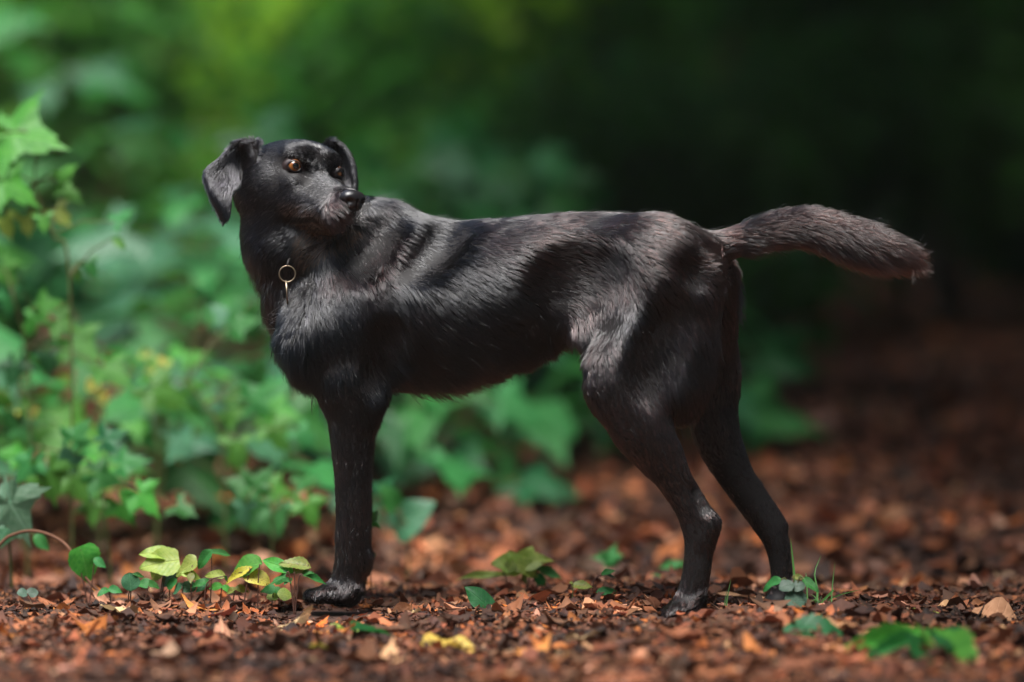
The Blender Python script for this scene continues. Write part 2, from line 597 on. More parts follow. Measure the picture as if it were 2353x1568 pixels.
hd = .035
ear_rows = [[(596, 322, hd + .012), (594, 350, hd + .004), (588, 380, hd + .002), (580, 408, hd + .010)],
            [(549, 323, hd + .004), (552, 350, hd + .020), (553, 385, hd + .020), (556, 418, hd + .006)],
            [(510, 358, hd - .016), (520, 384, hd - .006), (530, 412, hd - .006), (540, 432, hd - .008)],
            [(471, 394, hd - .022), (492, 414, hd - .026), (512, 428, hd - .024), (533, 446, hd - .016)],
            [(483, 445, hd - .026), (498, 452, hd - .034), (514, 458, hd - .032), (530, 468, hd - .020)],
            [(504, 488, hd - .026), (510, 490, hd - .030), (518, 491, hd - .029), (526, 490, hd - .022)],
            [(515, 504, hd - .026), (516, 505, hd - .027), (518, 505, hd - .027), (519, 504, hd - .026)]]
fe = .100
ear2_rows = [[(742, 330, fe - .02), (752, 350, fe - .01), (760, 375, fe), (765, 400, fe)],
             [(762, 321, fe), (768, 345, fe + .01), (774, 380, fe + .01), (775, 410, fe + .01)],
             [(788, 335, fe + .004), (788, 362, fe + .014), (788, 392, fe + .014), (786, 420, fe + .012)],
             [(808, 362, fe), (803, 390, fe + .008), (798, 412, fe + .01), (792, 432, fe + .008)],
             [(817, 405, fe - .006), (812, 418, fe), (806, 430, fe), (800, 440, fe)],
             [(816, 440, fe - .010), (813, 443, fe - .008), (810, 445, fe - .008), (807, 446, fe - .008)]]
ears = []
for rows in (ear_rows, ear2_rows):
    V, F = grid_sheet([[W(*p)[:] for p in r] for r in rows], 0.006)
    # outward orientation check
    ears.append((V, F))
    add_part("ear", np_mesh("ear", V - off, F), M_skin)

# ---- eyes, lids
def uv_sphere(r, nu=32, nv=20):
    V, F = [], []
    for i in range(nv + 1):
        a = math.pi * i / nv
        for j in range(nu):
            b = 2 * math.pi * j / nu
            V.append((r * math.cos(a), r * math.sin(a) * math.cos(b), r * math.sin(a) * math.sin(b)))
    for i in range(nv):
        for j in range(nu):
            F.append((i * nu + j, i * nu + (j + 1) % nu, (i + 1) * nu + (j + 1) % nu, (i + 1) * nu + j))
    return V, F


ER = 0.0112
for s, E in zip((-1, 1), eye_frames):
    V, F = uv_sphere(ER)
    eo = mesh_obj("eye", V, F, M_eye, dog)
    look = Matrix.Rotation(math.radians(8) * 1, 4, 'Z') @ Matrix.Rotation(math.radians(-4), 4, 'Y')
    eo.matrix_local = dog_inv @ E @ look
    n = 40
    ap = 1.0 if s < 0 else .55
    rings = [(.0090, .0069, ER + .0003), (.0096, .0075, ER + .0011), (.0110, .0086, ER + .0008), (.0136, .0110, ER - .0012), (.0168, .0140, ER - .0070)]
    V, F = [], []
    for a, bb, rad in rings:
        for j in range(n):
            t = 2 * math.pi * j / n
            c_, s_ = math.cos(t), math.sin(t)
            yy = a * c_
            zz = (bb if a > .0105 else bb * ap) * s_ * (1 - 0.35 * abs(c_) ** 3) - .0007 * c_ * (-s)
            xx = math.sqrt(max(rad * rad - yy * yy - zz * zz, 1e-8)) if rad * rad > yy * yy + zz * zz else 0.0
            V.append((xx, yy, zz))
    for i in range(len(rings) - 1):
        for j in range(n):
            F.append((i * n + j, i * n + (j + 1) % n, (i + 1) * n + (j + 1) % n, (i + 1) * n + j))
    lo = mesh_obj("eyelid", V, F, M_lid, dog)
    lo.data.materials.append(M_lidrim)
    lo.data.polygons.foreach_set("material_index", [1 if i < 2 * n else 0 for i in range(len(F))])
    lo.matrix_local = dog_inv @ E

# ---- claws
M_claw = simple_mat("claw_horn", (.035, .030, .028), .4, .5)
CLAWS = [((tl + 6, 1371, .012 + ty), -1) for ty, tl in ((-.023, 716), (-.008, 704), (.008, 704), (.023, 716))] + \
        [((tl - 5, 1416, -.095 + ty), -1) for ty, tl in ((-.022, 1540), (-.008, 1530), (.008, 1530))] + [((tl - 5, 1408, .055 + ty), -1) for ty, tl in ((-.020, 1748), (-.007, 1738))]
for (cx_, cy_, cd_), _ in CLAWS:
    a_ = W(cx_, cy_, cd_) - dog.location
    v, f = tube([a_ + Vector((.004, 0, .002)), a_ + Vector((-.004, 0, .0005)), a_ + Vector((-.0095, 0, -.0045))], [.0032, .0027, .0006], 8)
    mesh_obj("claw", v, f, M_claw, dog)

# ---- nose: rounded pad with nostrils
nn_u, nn_v = 40, 28
V, F = uv_sphere(1.0, nn_u, nn_v)
NV = np.array(V)
NV = np.sign(NV) * np.abs(NV) ** 0.86
NV *= np.array([.0140, .0200, .0152])
NV[:, 1] *= 1 - 0.28 * np.clip(-NV[:, 2] / .014, 0, 1)
for s in (-1, 1):                                            # nostrils: pushed-in pits
    c_ = np.array([.0095, s * .0105, -.0010])
    d = np.linalg.norm((NV - c_) * np.array([1, 1, 1.25]), axis=1)
    NV[:, 0] -= .0080 * np.exp(-(d / .0046) ** 2)
    c_ = np.array([.003, s * .0165, -.0035])
    d = np.linalg.norm(NV - c_, axis=1)
    NV[:, 1] -= s * .0045 * np.exp(-(d / .0045) ** 2)
NV[:, 0] -= .0022 * np.exp(-(NV[:, 1] / .0013) ** 2) * (NV[:, 2] < .004)    # middle groove
no = mesh_obj("nose", NV, F, M_nose, dog)
no.matrix_local = dog_inv @ HM @ Matrix.Translation((.0925, 0, -.0405)) @ Matrix.Rotation(math.radians(6), 4, 'Y')
# ------------------------------------------------------------------ collar with ring and tag
M_metal = simple_mat("worn_brass", (.22, .175, .125), .5, .5, 1.0)
M_strap = simple_mat("dark_leather", (.012, .009, .008), .6, .3)
def ring(c, R, r, M3, n=40, m=8, gap=0.0):
    V, F = [], []
    for i in range(n):
        a = 2 * math.pi * i / n
        for j in range(m):
            b = 2 * math.pi * j / m
            p = Vector(((R + r * math.cos(b)) * math.cos(a), r * math.sin(b), (R + r * math.cos(b)) * math.sin(a)))
            V.append(M3 @ p + c)
    for i in range(n):
        for j in range(m):
            F.append((i * m + j, ((i + 1) % n) * m + j, ((i + 1) % n) * m + (j + 1) % m, i * m + (j + 1) % m))
    return V, F


def sdf_at(p):
    i = [min(max(int(round((p[a] - g0[0]) / STEP)), 0), n_ - 1) for a, (g0, n_) in enumerate(zip((GX, GY, GZ), (nx, ny, nz)))]
    return SDF[i[0], i[1], i[2]]


cc = W(683, 575, .088)
ax = (W(640, 455, .078) - W(690, 600, .092)).normalized()
e1 = Vector((0, -1, 0)) - ax * Vector((0, -1, 0)).dot(ax); e1.normalize()
e2 = ax.cross(e1)
loop = []
for i in range(48):
    a = 2 * math.pi * i / 48
    d = e1 * math.cos(a) + e2 * math.sin(a)
    r_ = .02
    while sdf_at(cc + d * r_) < 0 and r_ < .11: r_ += .001
    loop.append(r_)
loop = [sum(loop[(i + k) % 48] for k in range(-4, 5)) / 9 for i in range(48)]
LP = [cc + (e1 * math.cos(2 * math.pi * i / 48) + e2 * math.sin(2 * math.pi * i / 48)) * (loop[i] - .0055) for i in range(48)]
croot = empty("collar", LP[0][:])
tag(croot, "dark collar buried in the neck fur with a hanging metal ring and tag", "collar")
V, F = [], []
for i in range(48):
    d = (LP[i] - cc).normalized()
    for (aa, bb) in ((-.008, 0), (-.008, .002), (.008, .002), (.008, 0)):
        V.append(LP[i] + ax * aa + d * bb - croot.location)
for i in range(48):
    for j in range(4):
        F.append((i * 4 + j, ((i + 1) % 48) * 4 + j, ((i + 1) % 48) * 4 + (j + 1) % 4, i * 4 + (j + 1) % 4))
mesh_obj("strap", V, F, M_strap, croot, False)
hang = min(LP[-10:] + LP[:10], key=lambda p: abs(p.x - W(661, 600, p.y).x))
surf_y = DV[(np.abs(DV[:, 0] - W(660, 630, 0).x) < .012) & (np.abs(DV[:, 2] - W(660, 640, 0).z) < .02), 1].min() - .019
rc = W(660, 630, surf_y)
V, F = ring(rc - croot.location, .0113, .0011, Matrix.Rotation(math.radians(8), 3, 'Z'))
mesh_obj("ring", V, F, M_metal, croot)
top = rc + Vector((0, 0, .0113))
v, f = tube([hang - croot.location, hang.lerp(top, .5) + Vector((0, -.004, .002)) - croot.location, top - croot.location], [.0022, .0018, .0016], 8)
mesh_obj("hanger", v, f, M_strap, croot)
# disc seen almost edge-on, with a hole for the ring
n = 36
tc_ = rc + Vector((-.0008, .0, -.0113 - .0145))
Rt = Matrix.Rotation(math.radians(-3.5), 3, 'Y') @ Matrix.Rotation(math.radians(5), 3, 'Z')
V, F = [], []
for sx in (-.0008, .0008):
    for rr_, cz_ in ((.0170, 0), (.0024, .0135)):
        for i in range(n):
            a = 2 * math.pi * i / n
            V.append(Rt @ Vector((sx, rr_ * math.cos(a), rr_ * math.sin(a) + cz_)) + tc_ - croot.location)
for i in range(n):
    i2 = (i + 1) % n
    F += [(i, i2, n + i2, n + i), (2 * n + i2, 2 * n + i, 3 * n + i, 3 * n + i2), (i2, i, 2 * n + i, 2 * n + i2), (n + i, n + i2, 3 * n + i2, 3 * n + i)]
mesh_obj("tag", V, F, M_metal, croot, False)
# ------------------------------------------------------------------ ground
def ground_z(x, y):
    x = np.asarray(x, float); y = np.asarray(y, float)
    z = 0.010 * np.sin(1.7 * x + .6) * np.cos(2.1 * y) + .006 * np.sin(6.3 * x + 2 * y) + .004 * np.sin(13 * x - 9 * y + 1)
    z = z * np.clip(np.abs(y) * 3 + .5, 0, 1)
    dip = np.exp(-((y - .75) / .38) ** 2) * -.055
    far = .020 * np.clip(y - 1.5, 0, 20) + .004 * np.clip(y - 21.5, 0, 200)
    roll = .05 * np.sin(.55 * x + 1.0) * np.clip((y - 2) / 4, 0, 1)
    return z + dip + far + roll - .004


def gpt(vx, vy):
    """ground point under a picture position"""
    dy = 0.0
    lo, hi = -1.2, 30.0
    for _ in range(50):
        mid = (lo + hi) / 2
        p = W(vx, vy, mid)
        if p.z > ground_z(p.x, p.y): lo = mid
        else: hi = mid
    return W(vx, vy, lo)


def nonuni(a, b, fine, step, grow):
    pos = list(np.arange(fine[0], fine[1] + 1e-6, step))
    s = step; q = fine[1]
    while q < b:
        s *= grow; q += s; pos.append(q)
    s = step; q = fine[0]; pre = []
    while q > a:
        s *= grow; q -= s; pre.append(q)
    return np.array(pre[::-1] + pos)


xs_ = nonuni(-90, 90, (-1.6, 1.6), .022, 1.10)
ys_ = nonuni(-30, 160, (-1.1, 1.8), .022, 1.10)
XX, YY = np.meshgrid(xs_, ys_)
ZZ = ground_z(XX, YY)
GV = np.stack([XX, YY, ZZ], 2).reshape(-1, 3)
nr, nc = XX.shape
ii = (np.arange(nr - 1)[:, None] * nc + np.arange(nc - 1)[None]).ravel()
GF = np.stack([ii, ii + 1, ii + nc + 1, ii + nc], 1)


def soil_material():
    m, nt, N, L = node_mat("soil")
    out = N.new("ShaderNodeOutputMaterial"); b = N.new("ShaderNodeBsdfPrincipled")
    tc = N.new("ShaderNodeTexCoord")
    n1 = N.new("ShaderNodeTexNoise"); n1.inputs["Scale"].default_value = 22; n1.inputs["Detail"].default_value = 8; n1.inputs["Roughness"].default_value = .7
    n2 = N.new("ShaderNodeTexVoronoi"); n2.inputs["Scale"].default_value = 16
    for n in (n1, n2): L.new(tc.outputs["Object"], n.inputs["Vector"])
    r = N.new("ShaderNodeValToRGB")
    e = r.color_ramp.elements
    e[0].position = .30; e[0].color = (.022, .010, .006, 1)
    e[1].position = .72; e[1].color = (.13, .050, .024, 1)
    q = e.new(.52); q.color = (.060, .024, .012, 1)
    L.new(n1.outputs["Fac"], r.inputs[0])
    mx = N.new("ShaderNodeMix"); mx.data_type = 'RGBA'; mx.blend_type = 'OVERLAY'; mx.inputs["Factor"].default_value = .45
    L.new(r.outputs[0], mx.inputs["A"]); L.new(n2.outputs["Color"], mx.inputs["B"])
    hs = N.new("ShaderNodeHueSaturation"); hs.inputs["Saturation"].default_value = .8
    L.new(mx.outputs["Result"], hs.inputs["Color"])
    mm = N.new("ShaderNodeMix"); mm.data_type = 'RGBA'; mm.inputs["Factor"].default_value = .3
    L.new(r.outputs[0], mm.inputs["A"]); L.new(hs.outputs[0], mm.inputs["B"])
    L.new(r.outputs[0], b.inputs["Base Color"])
    b.inputs["Roughness"].default_value = .9
    bp = N.new("ShaderNodeBump"); bp.inputs["Strength"].default_value = .9; bp.inputs["Distance"].default_value = .012
    L.new(n1.outputs["Fac"], bp.inputs["Height"]); L.new(bp.outputs[0], b.inputs["Normal"])
    L.new(b.outputs[0], out.inputs[0])
    return m


def leaf_material(name, c1, c2=None, spot=None, trans=.35, rough=.5, scale=9, attr=False, spec=.4):
    """thin leaf: two tones, optional blemish spots, pale midrib, light passing through"""
    m, nt, N, L = node_mat(name)
    out = N.new("ShaderNodeOutputMaterial"); b = N.new("ShaderNodeBsdfPrincipled")
    tc = N.new("ShaderNodeTexCoord")
    b.inputs["Roughness"].default_value = rough
    b.inputs["Specular IOR Level"].default_value = spec
    n = N.new("ShaderNodeTexNoise"); n.inputs["Scale"].default_value = scale; n.inputs["Detail"].default_value = 3
    L.new(tc.outputs["Object"], n.inputs["Vector"])
    c2 = c2 or tuple(c * 1.5 for c in c1)
    mx = N.new("ShaderNodeMix"); mx.data_type = 'RGBA'
    mx.inputs["A"].default_value = (*c1, 1); mx.inputs["B"].default_value = (*c2, 1)
    mr = N.new("ShaderNodeMapRange"); mr.inputs["From Min"].default_value = .35; mr.inputs["From Max"].default_value = .65
    L.new(n.outputs["Fac"], mr.inputs["Value"]); L.new(mr.outputs[0], mx.inputs["Factor"])
    colour = mx.outputs["Result"]
    if attr:
        a = N.new("ShaderNodeAttribute"); a.attribute_name = "tint"
        mu = N.new("ShaderNodeMix"); mu.data_type = 'RGBA'; mu.blend_type = 'MULTIPLY'; mu.inputs["Factor"].default_value = 1
        L.new(colour, mu.inputs["A"]); L.new(a.outputs["Color"], mu.inputs["B"])
        colour = mu.outputs["Result"]
    else:
        oi = N.new("ShaderNodeObjectInfo")
        hv = N.new("ShaderNodeHueSaturation")
        v = N.new("ShaderNodeMapRange"); v.inputs["To Min"].default_value = .72; v.inputs["To Max"].default_value = 1.3
        L.new(oi.outputs["Random"], v.inputs["Value"]); L.new(v.outputs[0], hv.inputs["Value"])
        h = N.new("ShaderNodeMapRange"); h.inputs["To Min"].default_value = .485; h.inputs["To Max"].default_value = .515
        L.new(oi.outputs["Random"], h.inputs["Value"]); L.new(h.outputs[0], hv.inputs["Hue"])
        L.new(colour, hv.inputs["Color"])
        colour = hv.outputs[0]
        # midrib and side veins in leaf space (x along, y across)
        sp = N.new("ShaderNodeSeparateXYZ"); L.new(tc.outputs["Object"], sp.inputs[0])
        ab = N.new("ShaderNodeMath"); ab.operation = 'ABSOLUTE'; L.new(sp.outputs["Y"], ab.inputs[0])
        rib = N.new("ShaderNodeMapRange"); rib.inputs["From Min"].default_value = .028; rib.inputs["From Max"].default_value = .006
        L.new(ab.outputs[0], rib.inputs["Value"])
        sv = N.new("ShaderNodeMath"); sv.operation = 'MULTIPLY_ADD'; sv.inputs[1].default_value = -.8
        L.new(ab.outputs[0], sv.inputs[0]); L.new(sp.outputs["X"], sv.inputs[2])
        sf = N.new("ShaderNodeMath"); sf.operation = 'MULTIPLY'; sf.inputs[1].default_value = 44
        L.new(sv.outputs[0], sf.inputs[0])
        sn = N.new("ShaderNodeMath"); sn.operation = 'SINE'; L.new(sf.outputs[0], sn.inputs[0])
        sm = N.new("ShaderNodeMapRange"); sm.inputs["From Min"].default_value = .86; sm.inputs["From Max"].default_value = 1.0; sm.inputs["To Max"].default_value = .45
        L.new(sn.outputs[0], sm.inputs["Value"])
        vm = N.new("ShaderNodeMath"); vm.operation = 'MAXIMUM'; L.new(rib.outputs[0], vm.inputs[0]); L.new(sm.outputs[0], vm.inputs[1])
        vs = N.new("ShaderNodeMath"); vs.operation = 'MULTIPLY'; vs.inputs[1].default_value = .5; L.new(vm.outputs[0], vs.inputs[0])
        vx_ = N.new("ShaderNodeMix"); vx_.data_type = 'RGBA'
        vx_.inputs["B"].default_value = (*[min(1, c * 1.5 + .03) for c in c2], 1)
        L.new(vs.outputs[0], vx_.inputs["Factor"]); L.new(colour, vx_.inputs["A"])
        colour = vx_.outputs["Result"]
        bp = N.new("ShaderNodeBump"); bp.inputs["Strength"].default_value = .35; bp.inputs["Distance"].default_value = .02
        L.new(vm.outputs[0], bp.inputs["Height"]); bp.invert = True
        L.new(bp.outputs[0], b.inputs["Normal"])
    if spot:
        n3 = N.new("ShaderNodeTexNoise"); n3.inputs["Scale"].default_value = 14; n3.inputs["Detail"].default_value = 5
        L.new(tc.outputs["Object"], n3.inputs["Vector"])
        s2 = N.new("ShaderNodeMapRange"); s2.inputs["From Min"].default_value = .58; s2.inputs["From Max"].default_value = .66
        L.new(n3.outputs["Fac"], s2.inputs["Value"])
        m3 = N.new("ShaderNodeMix"); m3.data_type = 'RGBA'; m3.inputs["B"].default_value = (*spot, 1)
        L.new(s2.outputs[0], m3.inputs["Factor"]); L.new(colour, m3.inputs["A"])
        colour = m3.outputs["Result"]
    L.new(colour, b.inputs["Base Color"])
    if trans > 0:
        t = N.new("ShaderNodeBsdfTranslucent")
        hs = N.new("ShaderNodeHueSaturation"); hs.inputs["Value"].default_value = 1.6; hs.inputs["Hue"].default_value = .49
        L.new(colour, hs.inputs["Color"]); L.new(hs.outputs[0], t.inputs["Color"])
        ms = N.new("ShaderNodeMixShader"); ms.inputs[0].default_value = trans
        L.new(b.outputs[0], ms.inputs[1]); L.new(t.outputs[0], ms.inputs[2])
        L.new(ms.outputs[0], out.inputs[0])
    else:
        L.new(b.outputs[0], out.inputs[0])
    return m


M_soil = soil_material()
gm = np_mesh("ground", GV, GF)
gm.materials.append(M_soil)
ground = bpy.data.objects.new("ground", gm); col.objects.link(ground)
tag(ground, kind="structure")

# ------------------------------------------------------------------ leaf shapes (unit length along x)
def outline(kind, t, r):
    if kind == "oval": w = .30 * np.sin(math.pi * t ** .85) ** .8
    elif kind == "round": w = .47 * np.sin(math.pi * t) ** .55
    elif kind == "heart": w = .42 * np.sin(math.pi * np.clip(t * .93 + .07, 0, 1) ** .62) ** .75
    elif kind == "long": w = .11 * np.sin(math.pi * t ** .8) ** .7
    elif kind == "obovate": w = .17 * np.sin(math.pi * t ** 1.7) ** .8 + .01
    else: w = .34 * np.sin(math.pi * t) ** .7
    return w


def blade_mesh(name, kind="oval", bend=.25, fold=.2, seed=0, nl=11, serr=0.0, wave=.03, cols=5, twist=0.0):
    r = np.random.default_rng(seed)
    ts = np.linspace(0, 1, nl)
    V, F = [], []
    ph = r.uniform(0, 6.28, 4)
    for i, t in enumerate(ts):
        w = float(outline(kind, np.array(t), r))
        if serr: w *= 1 + serr * (1 if i % 2 else -1)
        w = max(w, .006)
        for c in range(cols):
            s = -1 + 2 * c / (cols - 1)
            z = -bend * (t - .1) ** 2 - fold * -abs(s) * w + wave * math.sin(9 * t + ph[0] + 2.2 * s) * abs(s)
            tw = twist * t
            y = s * w
            V.append((t - .08 * bend * t, y * math.cos(tw) - z * math.sin(tw) * .2 + .02 * math.sin(5 * t + ph[1]), z + y * math.sin(tw)))
    for i in range(nl - 1):
        for c in range(cols - 1):
            a = i * cols + c
            F.append((a, a + 1, a + cols + 1, a + cols))
    return np_mesh(name, np.array(V), np.array(F))


def lobed_mesh(name, seed=0, bend=.2, lobes=5, depth=.45):
    """maple-like leaf: petiole joint at origin, middle lobe along x"""
    r = np.random.default_rng(seed)
    pts = []
    angs = [-128, -68, 0, 68, 128] if lobes == 5 else [-88, 0, 88]
    lens = [.42, .66, .86, .66, .42] if lobes == 5 else [.58, .9, .58]
    for i, (a, l) in enumerate(zip(angs, lens)):
        a += r.normal() * 4; l *= r.uniform(.92, 1.08)
        wd = 15 if lobes == 5 else 20
        for da, fr in ((-1.35, .60), (-.75, .74), (-.45, .70), (0, 1.0), (.45, .70), (.75, .74), (1.35, .60)):
            an = math.radians(a + da * wd)
            pts.append((an, l * fr))
        if i < len(angs) - 1:
            pts.append((math.radians((a + angs[i + 1]) / 2), (1 - depth) * .62 * (l + lens[i + 1]) / 2 + .05))
    V = [(0.10, 0, 0)]
    F = []
    ph = r.uniform(0, 6.28)
    for fr in (.5, 1.0):
        for an, l in pts:
            x, y = l * fr * math.cos(an), l * fr * math.sin(an)
            z = -bend * (x * x * .9 + y * y * .7) + .035 * math.sin(3 * an + ph) * fr + .03 * math.cos(an * 5.3) * fr
            V.append((x + .10 * (1 - fr), y, z))
    n = len(pts)
    tri = []
    for i in range(n - 1):
        tri.append((0, 1 + i, 2 + i))
        tri.append((1 + i, 1 + n + i, 2 + n + i)); tri.append((1 + i, 2 + n + i, 2 + i))
    return np_mesh(name, np.array(V), np.array(tri))


BL = {}
for k in range(4):
    BL["oval", k] = blade_mesh("leaf_blade", "oval", .15 + .12 * k, .25, k, wave=.04)
    BL["serrate", k] = blade_mesh("leaf_blade", "oval", .10 + .10 * k, .3, 10 + k, nl=17, serr=.07, wave=.03)
    BL["round", k] = blade_mesh("leaf_blade", "round", .10 + .08 * k, .12, 20 + k, nl=15, serr=.02, wave=.03)
    BL["heart", k] = blade_mesh("leaf_blade", "heart", .10 + .10 * k, .22, 30 + k, nl=15, serr=.025, wave=.04)
    BL["long", k] = blade_mesh("leaf_blade", "long", .1 + .1 * k, .3, 40 + k)
    BL["obovate", k] = blade_mesh("leaf_blade", "obovate", .10 + .06 * k, .5, 50 + k, nl=27, serr=.06, wave=.02)
    BL["lobed", k] = lobed_mesh("leaf_blade", 60 + k, .12 + .10 * k, 5, .24)
    BL["tri", k] = lobed_mesh("leaf_blade", 70 + k, .15 + .1 * k, 3, .35)
    BL["dead", k] = blade_mesh("dead_blade", "oval", [.30, -.30, .5, -.45][k], [.45, .25, .6, -.3][k], 80 + k, wave=.11, twist=[.2, -.25, .35, .1][k])
    BL["deadlobe", k] = lobed_mesh("dead_blade", 90 + k, [.6, -.5, .8, .3][k], 5, .3)


def with_mat(me, mat):
    key = (me.name, mat.name)
    if key not in with_mat.cache:
        c = me.copy(); c.materials.clear(); c.materials.append(mat)
        with_mat.cache[key] = c
    return with_mat.cache[key]


with_mat.cache = {}


def frame_from(base, ldir, nrm, size):
    x = Vector(ldir).normalized()
    n = Vector(nrm)
    n = n - x * n.dot(x)
    if n.length < 1e-4: n = Vector((0.01, -1, .2)) - x * Vector((0.01, -1, .2)).dot(x)
    n.normalize()
    y = n.cross(x)
    M = Matrix(((x.x, y.x, n.x, base[0]), (x.y, y.y, n.y, base[1]), (x.z, y.z, n.z, base[2]), (0, 0, 0, 1)))
    return M @ Matrix.Diagonal((size, size, size, 1))


def put_leaf(parent, kind, k, mat, base, ldir, nrm, size, wide=1.0, name="leaf"):
    o = bpy.data.objects.new(name, with_mat(BL[kind, k], mat))
    col.objects.link(o)
    M = frame_from(base, ldir, nrm, size) @ Matrix.Diagonal((1, wide, 1, 1))
    if parent:
        o.parent = parent
        o.matrix_local = Matrix.Translation(-parent.location) @ M
    else:
        o.matrix_world = M
    return o


# greens
MG = {"fresh": leaf_material("leaf_fresh", (.040, .180, .022), (.065, .230, .028), spec=.25),
      "mid": leaf_material("leaf_mid", (.018, .120, .024), (.030, .160, .030), spec=.25),
      "blue": leaf_material("leaf_bluish", (.030, .110, .050), (.045, .145, .065), rough=.45, spec=.3),
      "pale": leaf_material("leaf_pale", (.07, .16, .085), (.11, .20, .12), rough=.5),
      "lime": leaf_material("leaf_lime", (.170, .260, .030), (.270, .340, .060)),
      "yellow": leaf_material("leaf_yellow", (.40, .36, .045), (.50, .42, .07), spot=(.12, .055, .012)),
      "yelspot": leaf_material("leaf_yellow_spotted", (.42, .33, .03), (.34, .30, .03), spot=(.06, .03, .01)),
      "olive": leaf_material("leaf_olive", (.11, .15, .025), (.18, .18, .035), spot=(.10, .06, .02)),
      "dark": leaf_material("leaf_dark", (.010, .070, .020), (.016, .095, .026), rough=.45, spec=.25),
      "grey": leaf_material("leaf_grey_green", (.040, .085, .055), (.065, .115, .075), spot=(.035, .06, .03)),
      "grass": leaf_material("grass_blade", (.040, .130, .025), (.060, .170, .030))}
MD = {"orange": leaf_material("dead_orange", (.30, .090, .025), (.40, .14, .04), trans=.15, rough=.7, spec=.2),
      "tan": leaf_material("dead_tan", (.30, .145, .075), (.42, .22, .12), trans=.12, rough=.75, spec=.2),
      "rust": leaf_material("dead_rust", (.17, .055, .024), (.25, .085, .035), trans=.12, rough=.7, spec=.2),
      "umber": leaf_material("dead_umber", (.060, .026, .016), (.10, .042, .024), trans=.05, rough=.7, spec=.25),
      "cream": leaf_material("dead_cream", (.42, .30, .14), (.50, .36, .18), spot=(.22, .12, .05), trans=.15, rough=.7, spec=.2),
      "flame": leaf_material("dead_flame", (.50, .095, .012), (.55, .16, .02), trans=.2, rough=.6, spec=.3),
      "gold": leaf_material("dead_gold", (.34, .20, .035), (.40, .26, .05), spot=(.16, .08, .02), trans=.2, rough=.6, spec=.3)}
M_stem = simple_mat("stem_brown", (.070, .030, .020), .6, .3)
M_stemg = simple_mat("stem_green", (.075, .085, .025), .6, .3)
M_twig = simple_mat("twig_bark", (.11, .050, .028), .8, .2, 0, (80, .4, .002))
M_bark = simple_mat("tree_bark", (.045, .034, .024), .9, .2, 0, (9, .9, .03))

# ------------------------------------------------------------------ litter (crumbs and small leaf pieces too many to count)
PAWS = [(W(755, 1365, .012).x, .012), (W(1555, 1400, -.095).x, -.095), (W(1765, 1395, .055).x, .055)]


def scatter_litter(n, xr, yr, smin_, smax_, zmax, seed, palette, probs, flat=.45, up=.35, spokes=6):
    r = np.random.default_rng(seed)
    x = r.uniform(*xr, n); y = r.uniform(*yr, n)
    for fx_, fy_ in PAWS:                                 # nothing lies on top of the feet
        hit = (((x - fx_) / .075) ** 2 + ((y - fy_ + .03) / .085) ** 2 < 1) & (r.random(n) < .93)
        y = np.where(hit, y - .25 - .25 * r.random(n), y)
    s = smin_ * (smax_ / smin_) ** r.random(n) ** 1.3
    # a torn, curled piece: middle, inner ring, ragged rim
    K = spokes
    th = np.linspace(0, 2 * math.pi, K, endpoint=False)
    asp = r.uniform(.35, .9, n)
    cu = r.normal(0, up, n); cv = r.normal(0, up * .8, n)
    rim = r.uniform(.62, 1.15, (n, K))
    rad = np.concatenate([np.zeros((n, 1)), .5 * (.5 + .5 * rim), rim], 1)
    ang = np.concatenate([[0.0], th, th])[None] + r.normal(0, .10, (n, 2 * K + 1))
    px = rad * np.cos(ang); py = rad * np.sin(ang)
    pz = (cu[:, None] * px ** 2 + cv[:, None] * py ** 2 + r.normal(0, .07, px.shape) * (rad > 0)) * s[:, None]
    px = px * s[:, None]; py = py * (s * asp)[:, None]
    # random tilt and turn
    yaw = r.uniform(0, 6.283, n); ti = r.normal(0, flat, n); tr = r.normal(0, flat, n)
    c, sn = np.cos(ti)[:, None], np.sin(ti)[:, None]
    px, pz = px * c - pz * sn, px * sn + pz * c
    c, sn = np.cos(tr)[:, None], np.sin(tr)[:, None]
    py, pz = py * c - pz * sn, py * sn + pz * c
    c, sn = np.cos(yaw)[:, None], np.sin(yaw)[:, None]
    px, py = px * c - py * sn, px * sn + py * c
    z0 = ground_z(x, y) + r.random(n) * zmax + s * .15
    Vx = np.stack([px + x[:, None], py + y[:, None], pz + z0[:, None]], 2).reshape(-1, 3)
    k_ = np.arange(K); k2 = (k_ + 1) % K
    q = np.concatenate([np.stack([0 * k_, 1 + k_, 1 + k2], 1), np.stack([1 + k_, 1 + K + k_, 1 + K + k2], 1), np.stack([1 + k_, 1 + K + k2, 1 + k2], 1)])
    m_ = 2 * K + 1
    F = (q[None] + (np.arange(n) * m_)[:, None, None]).reshape(-1, 3)
    pal = np.array(palette)
    ci = r.choice(len(pal), n, p=np.array(probs) / sum(probs))
    tint = pal[ci] * r.uniform(.55, 1.35, (n, 1)) * r.uniform(.9, 1.1, (n, 3))
    tint = np.repeat(tint[:, None], m_, 1) * r.uniform(.75, 1.2, (n, m_, 1))
    # damp dark patches and dry pale drifts
    dr = np.sin(5.1 * x + 2.2 * y + 1) + np.sin(3.3 * x - 6.7 * y + 2) + .8 * np.sin(11 * x + 9 * y) + .6 * np.sin(19 * x - 13 * y + 4)
    tint = tint * np.clip(.95 + .24 * dr, .42, 1.6)[:, None, None]
    return Vx, F, tint.reshape(-1, 3)


PAL = [(.055, .024, .014), (.10, .042, .022), (.18, .060, .026), (.26, .085, .034), (.30, .135, .072), (.36, .19, .12), (.34, .10, .022), (.030, .014, .010)]
M_litter = leaf_material("leaf_litter", (.8, .8, .8), (1.1, 1.1, 1.1), trans=.10, rough=.75, attr=True, scale=40, spec=.25)


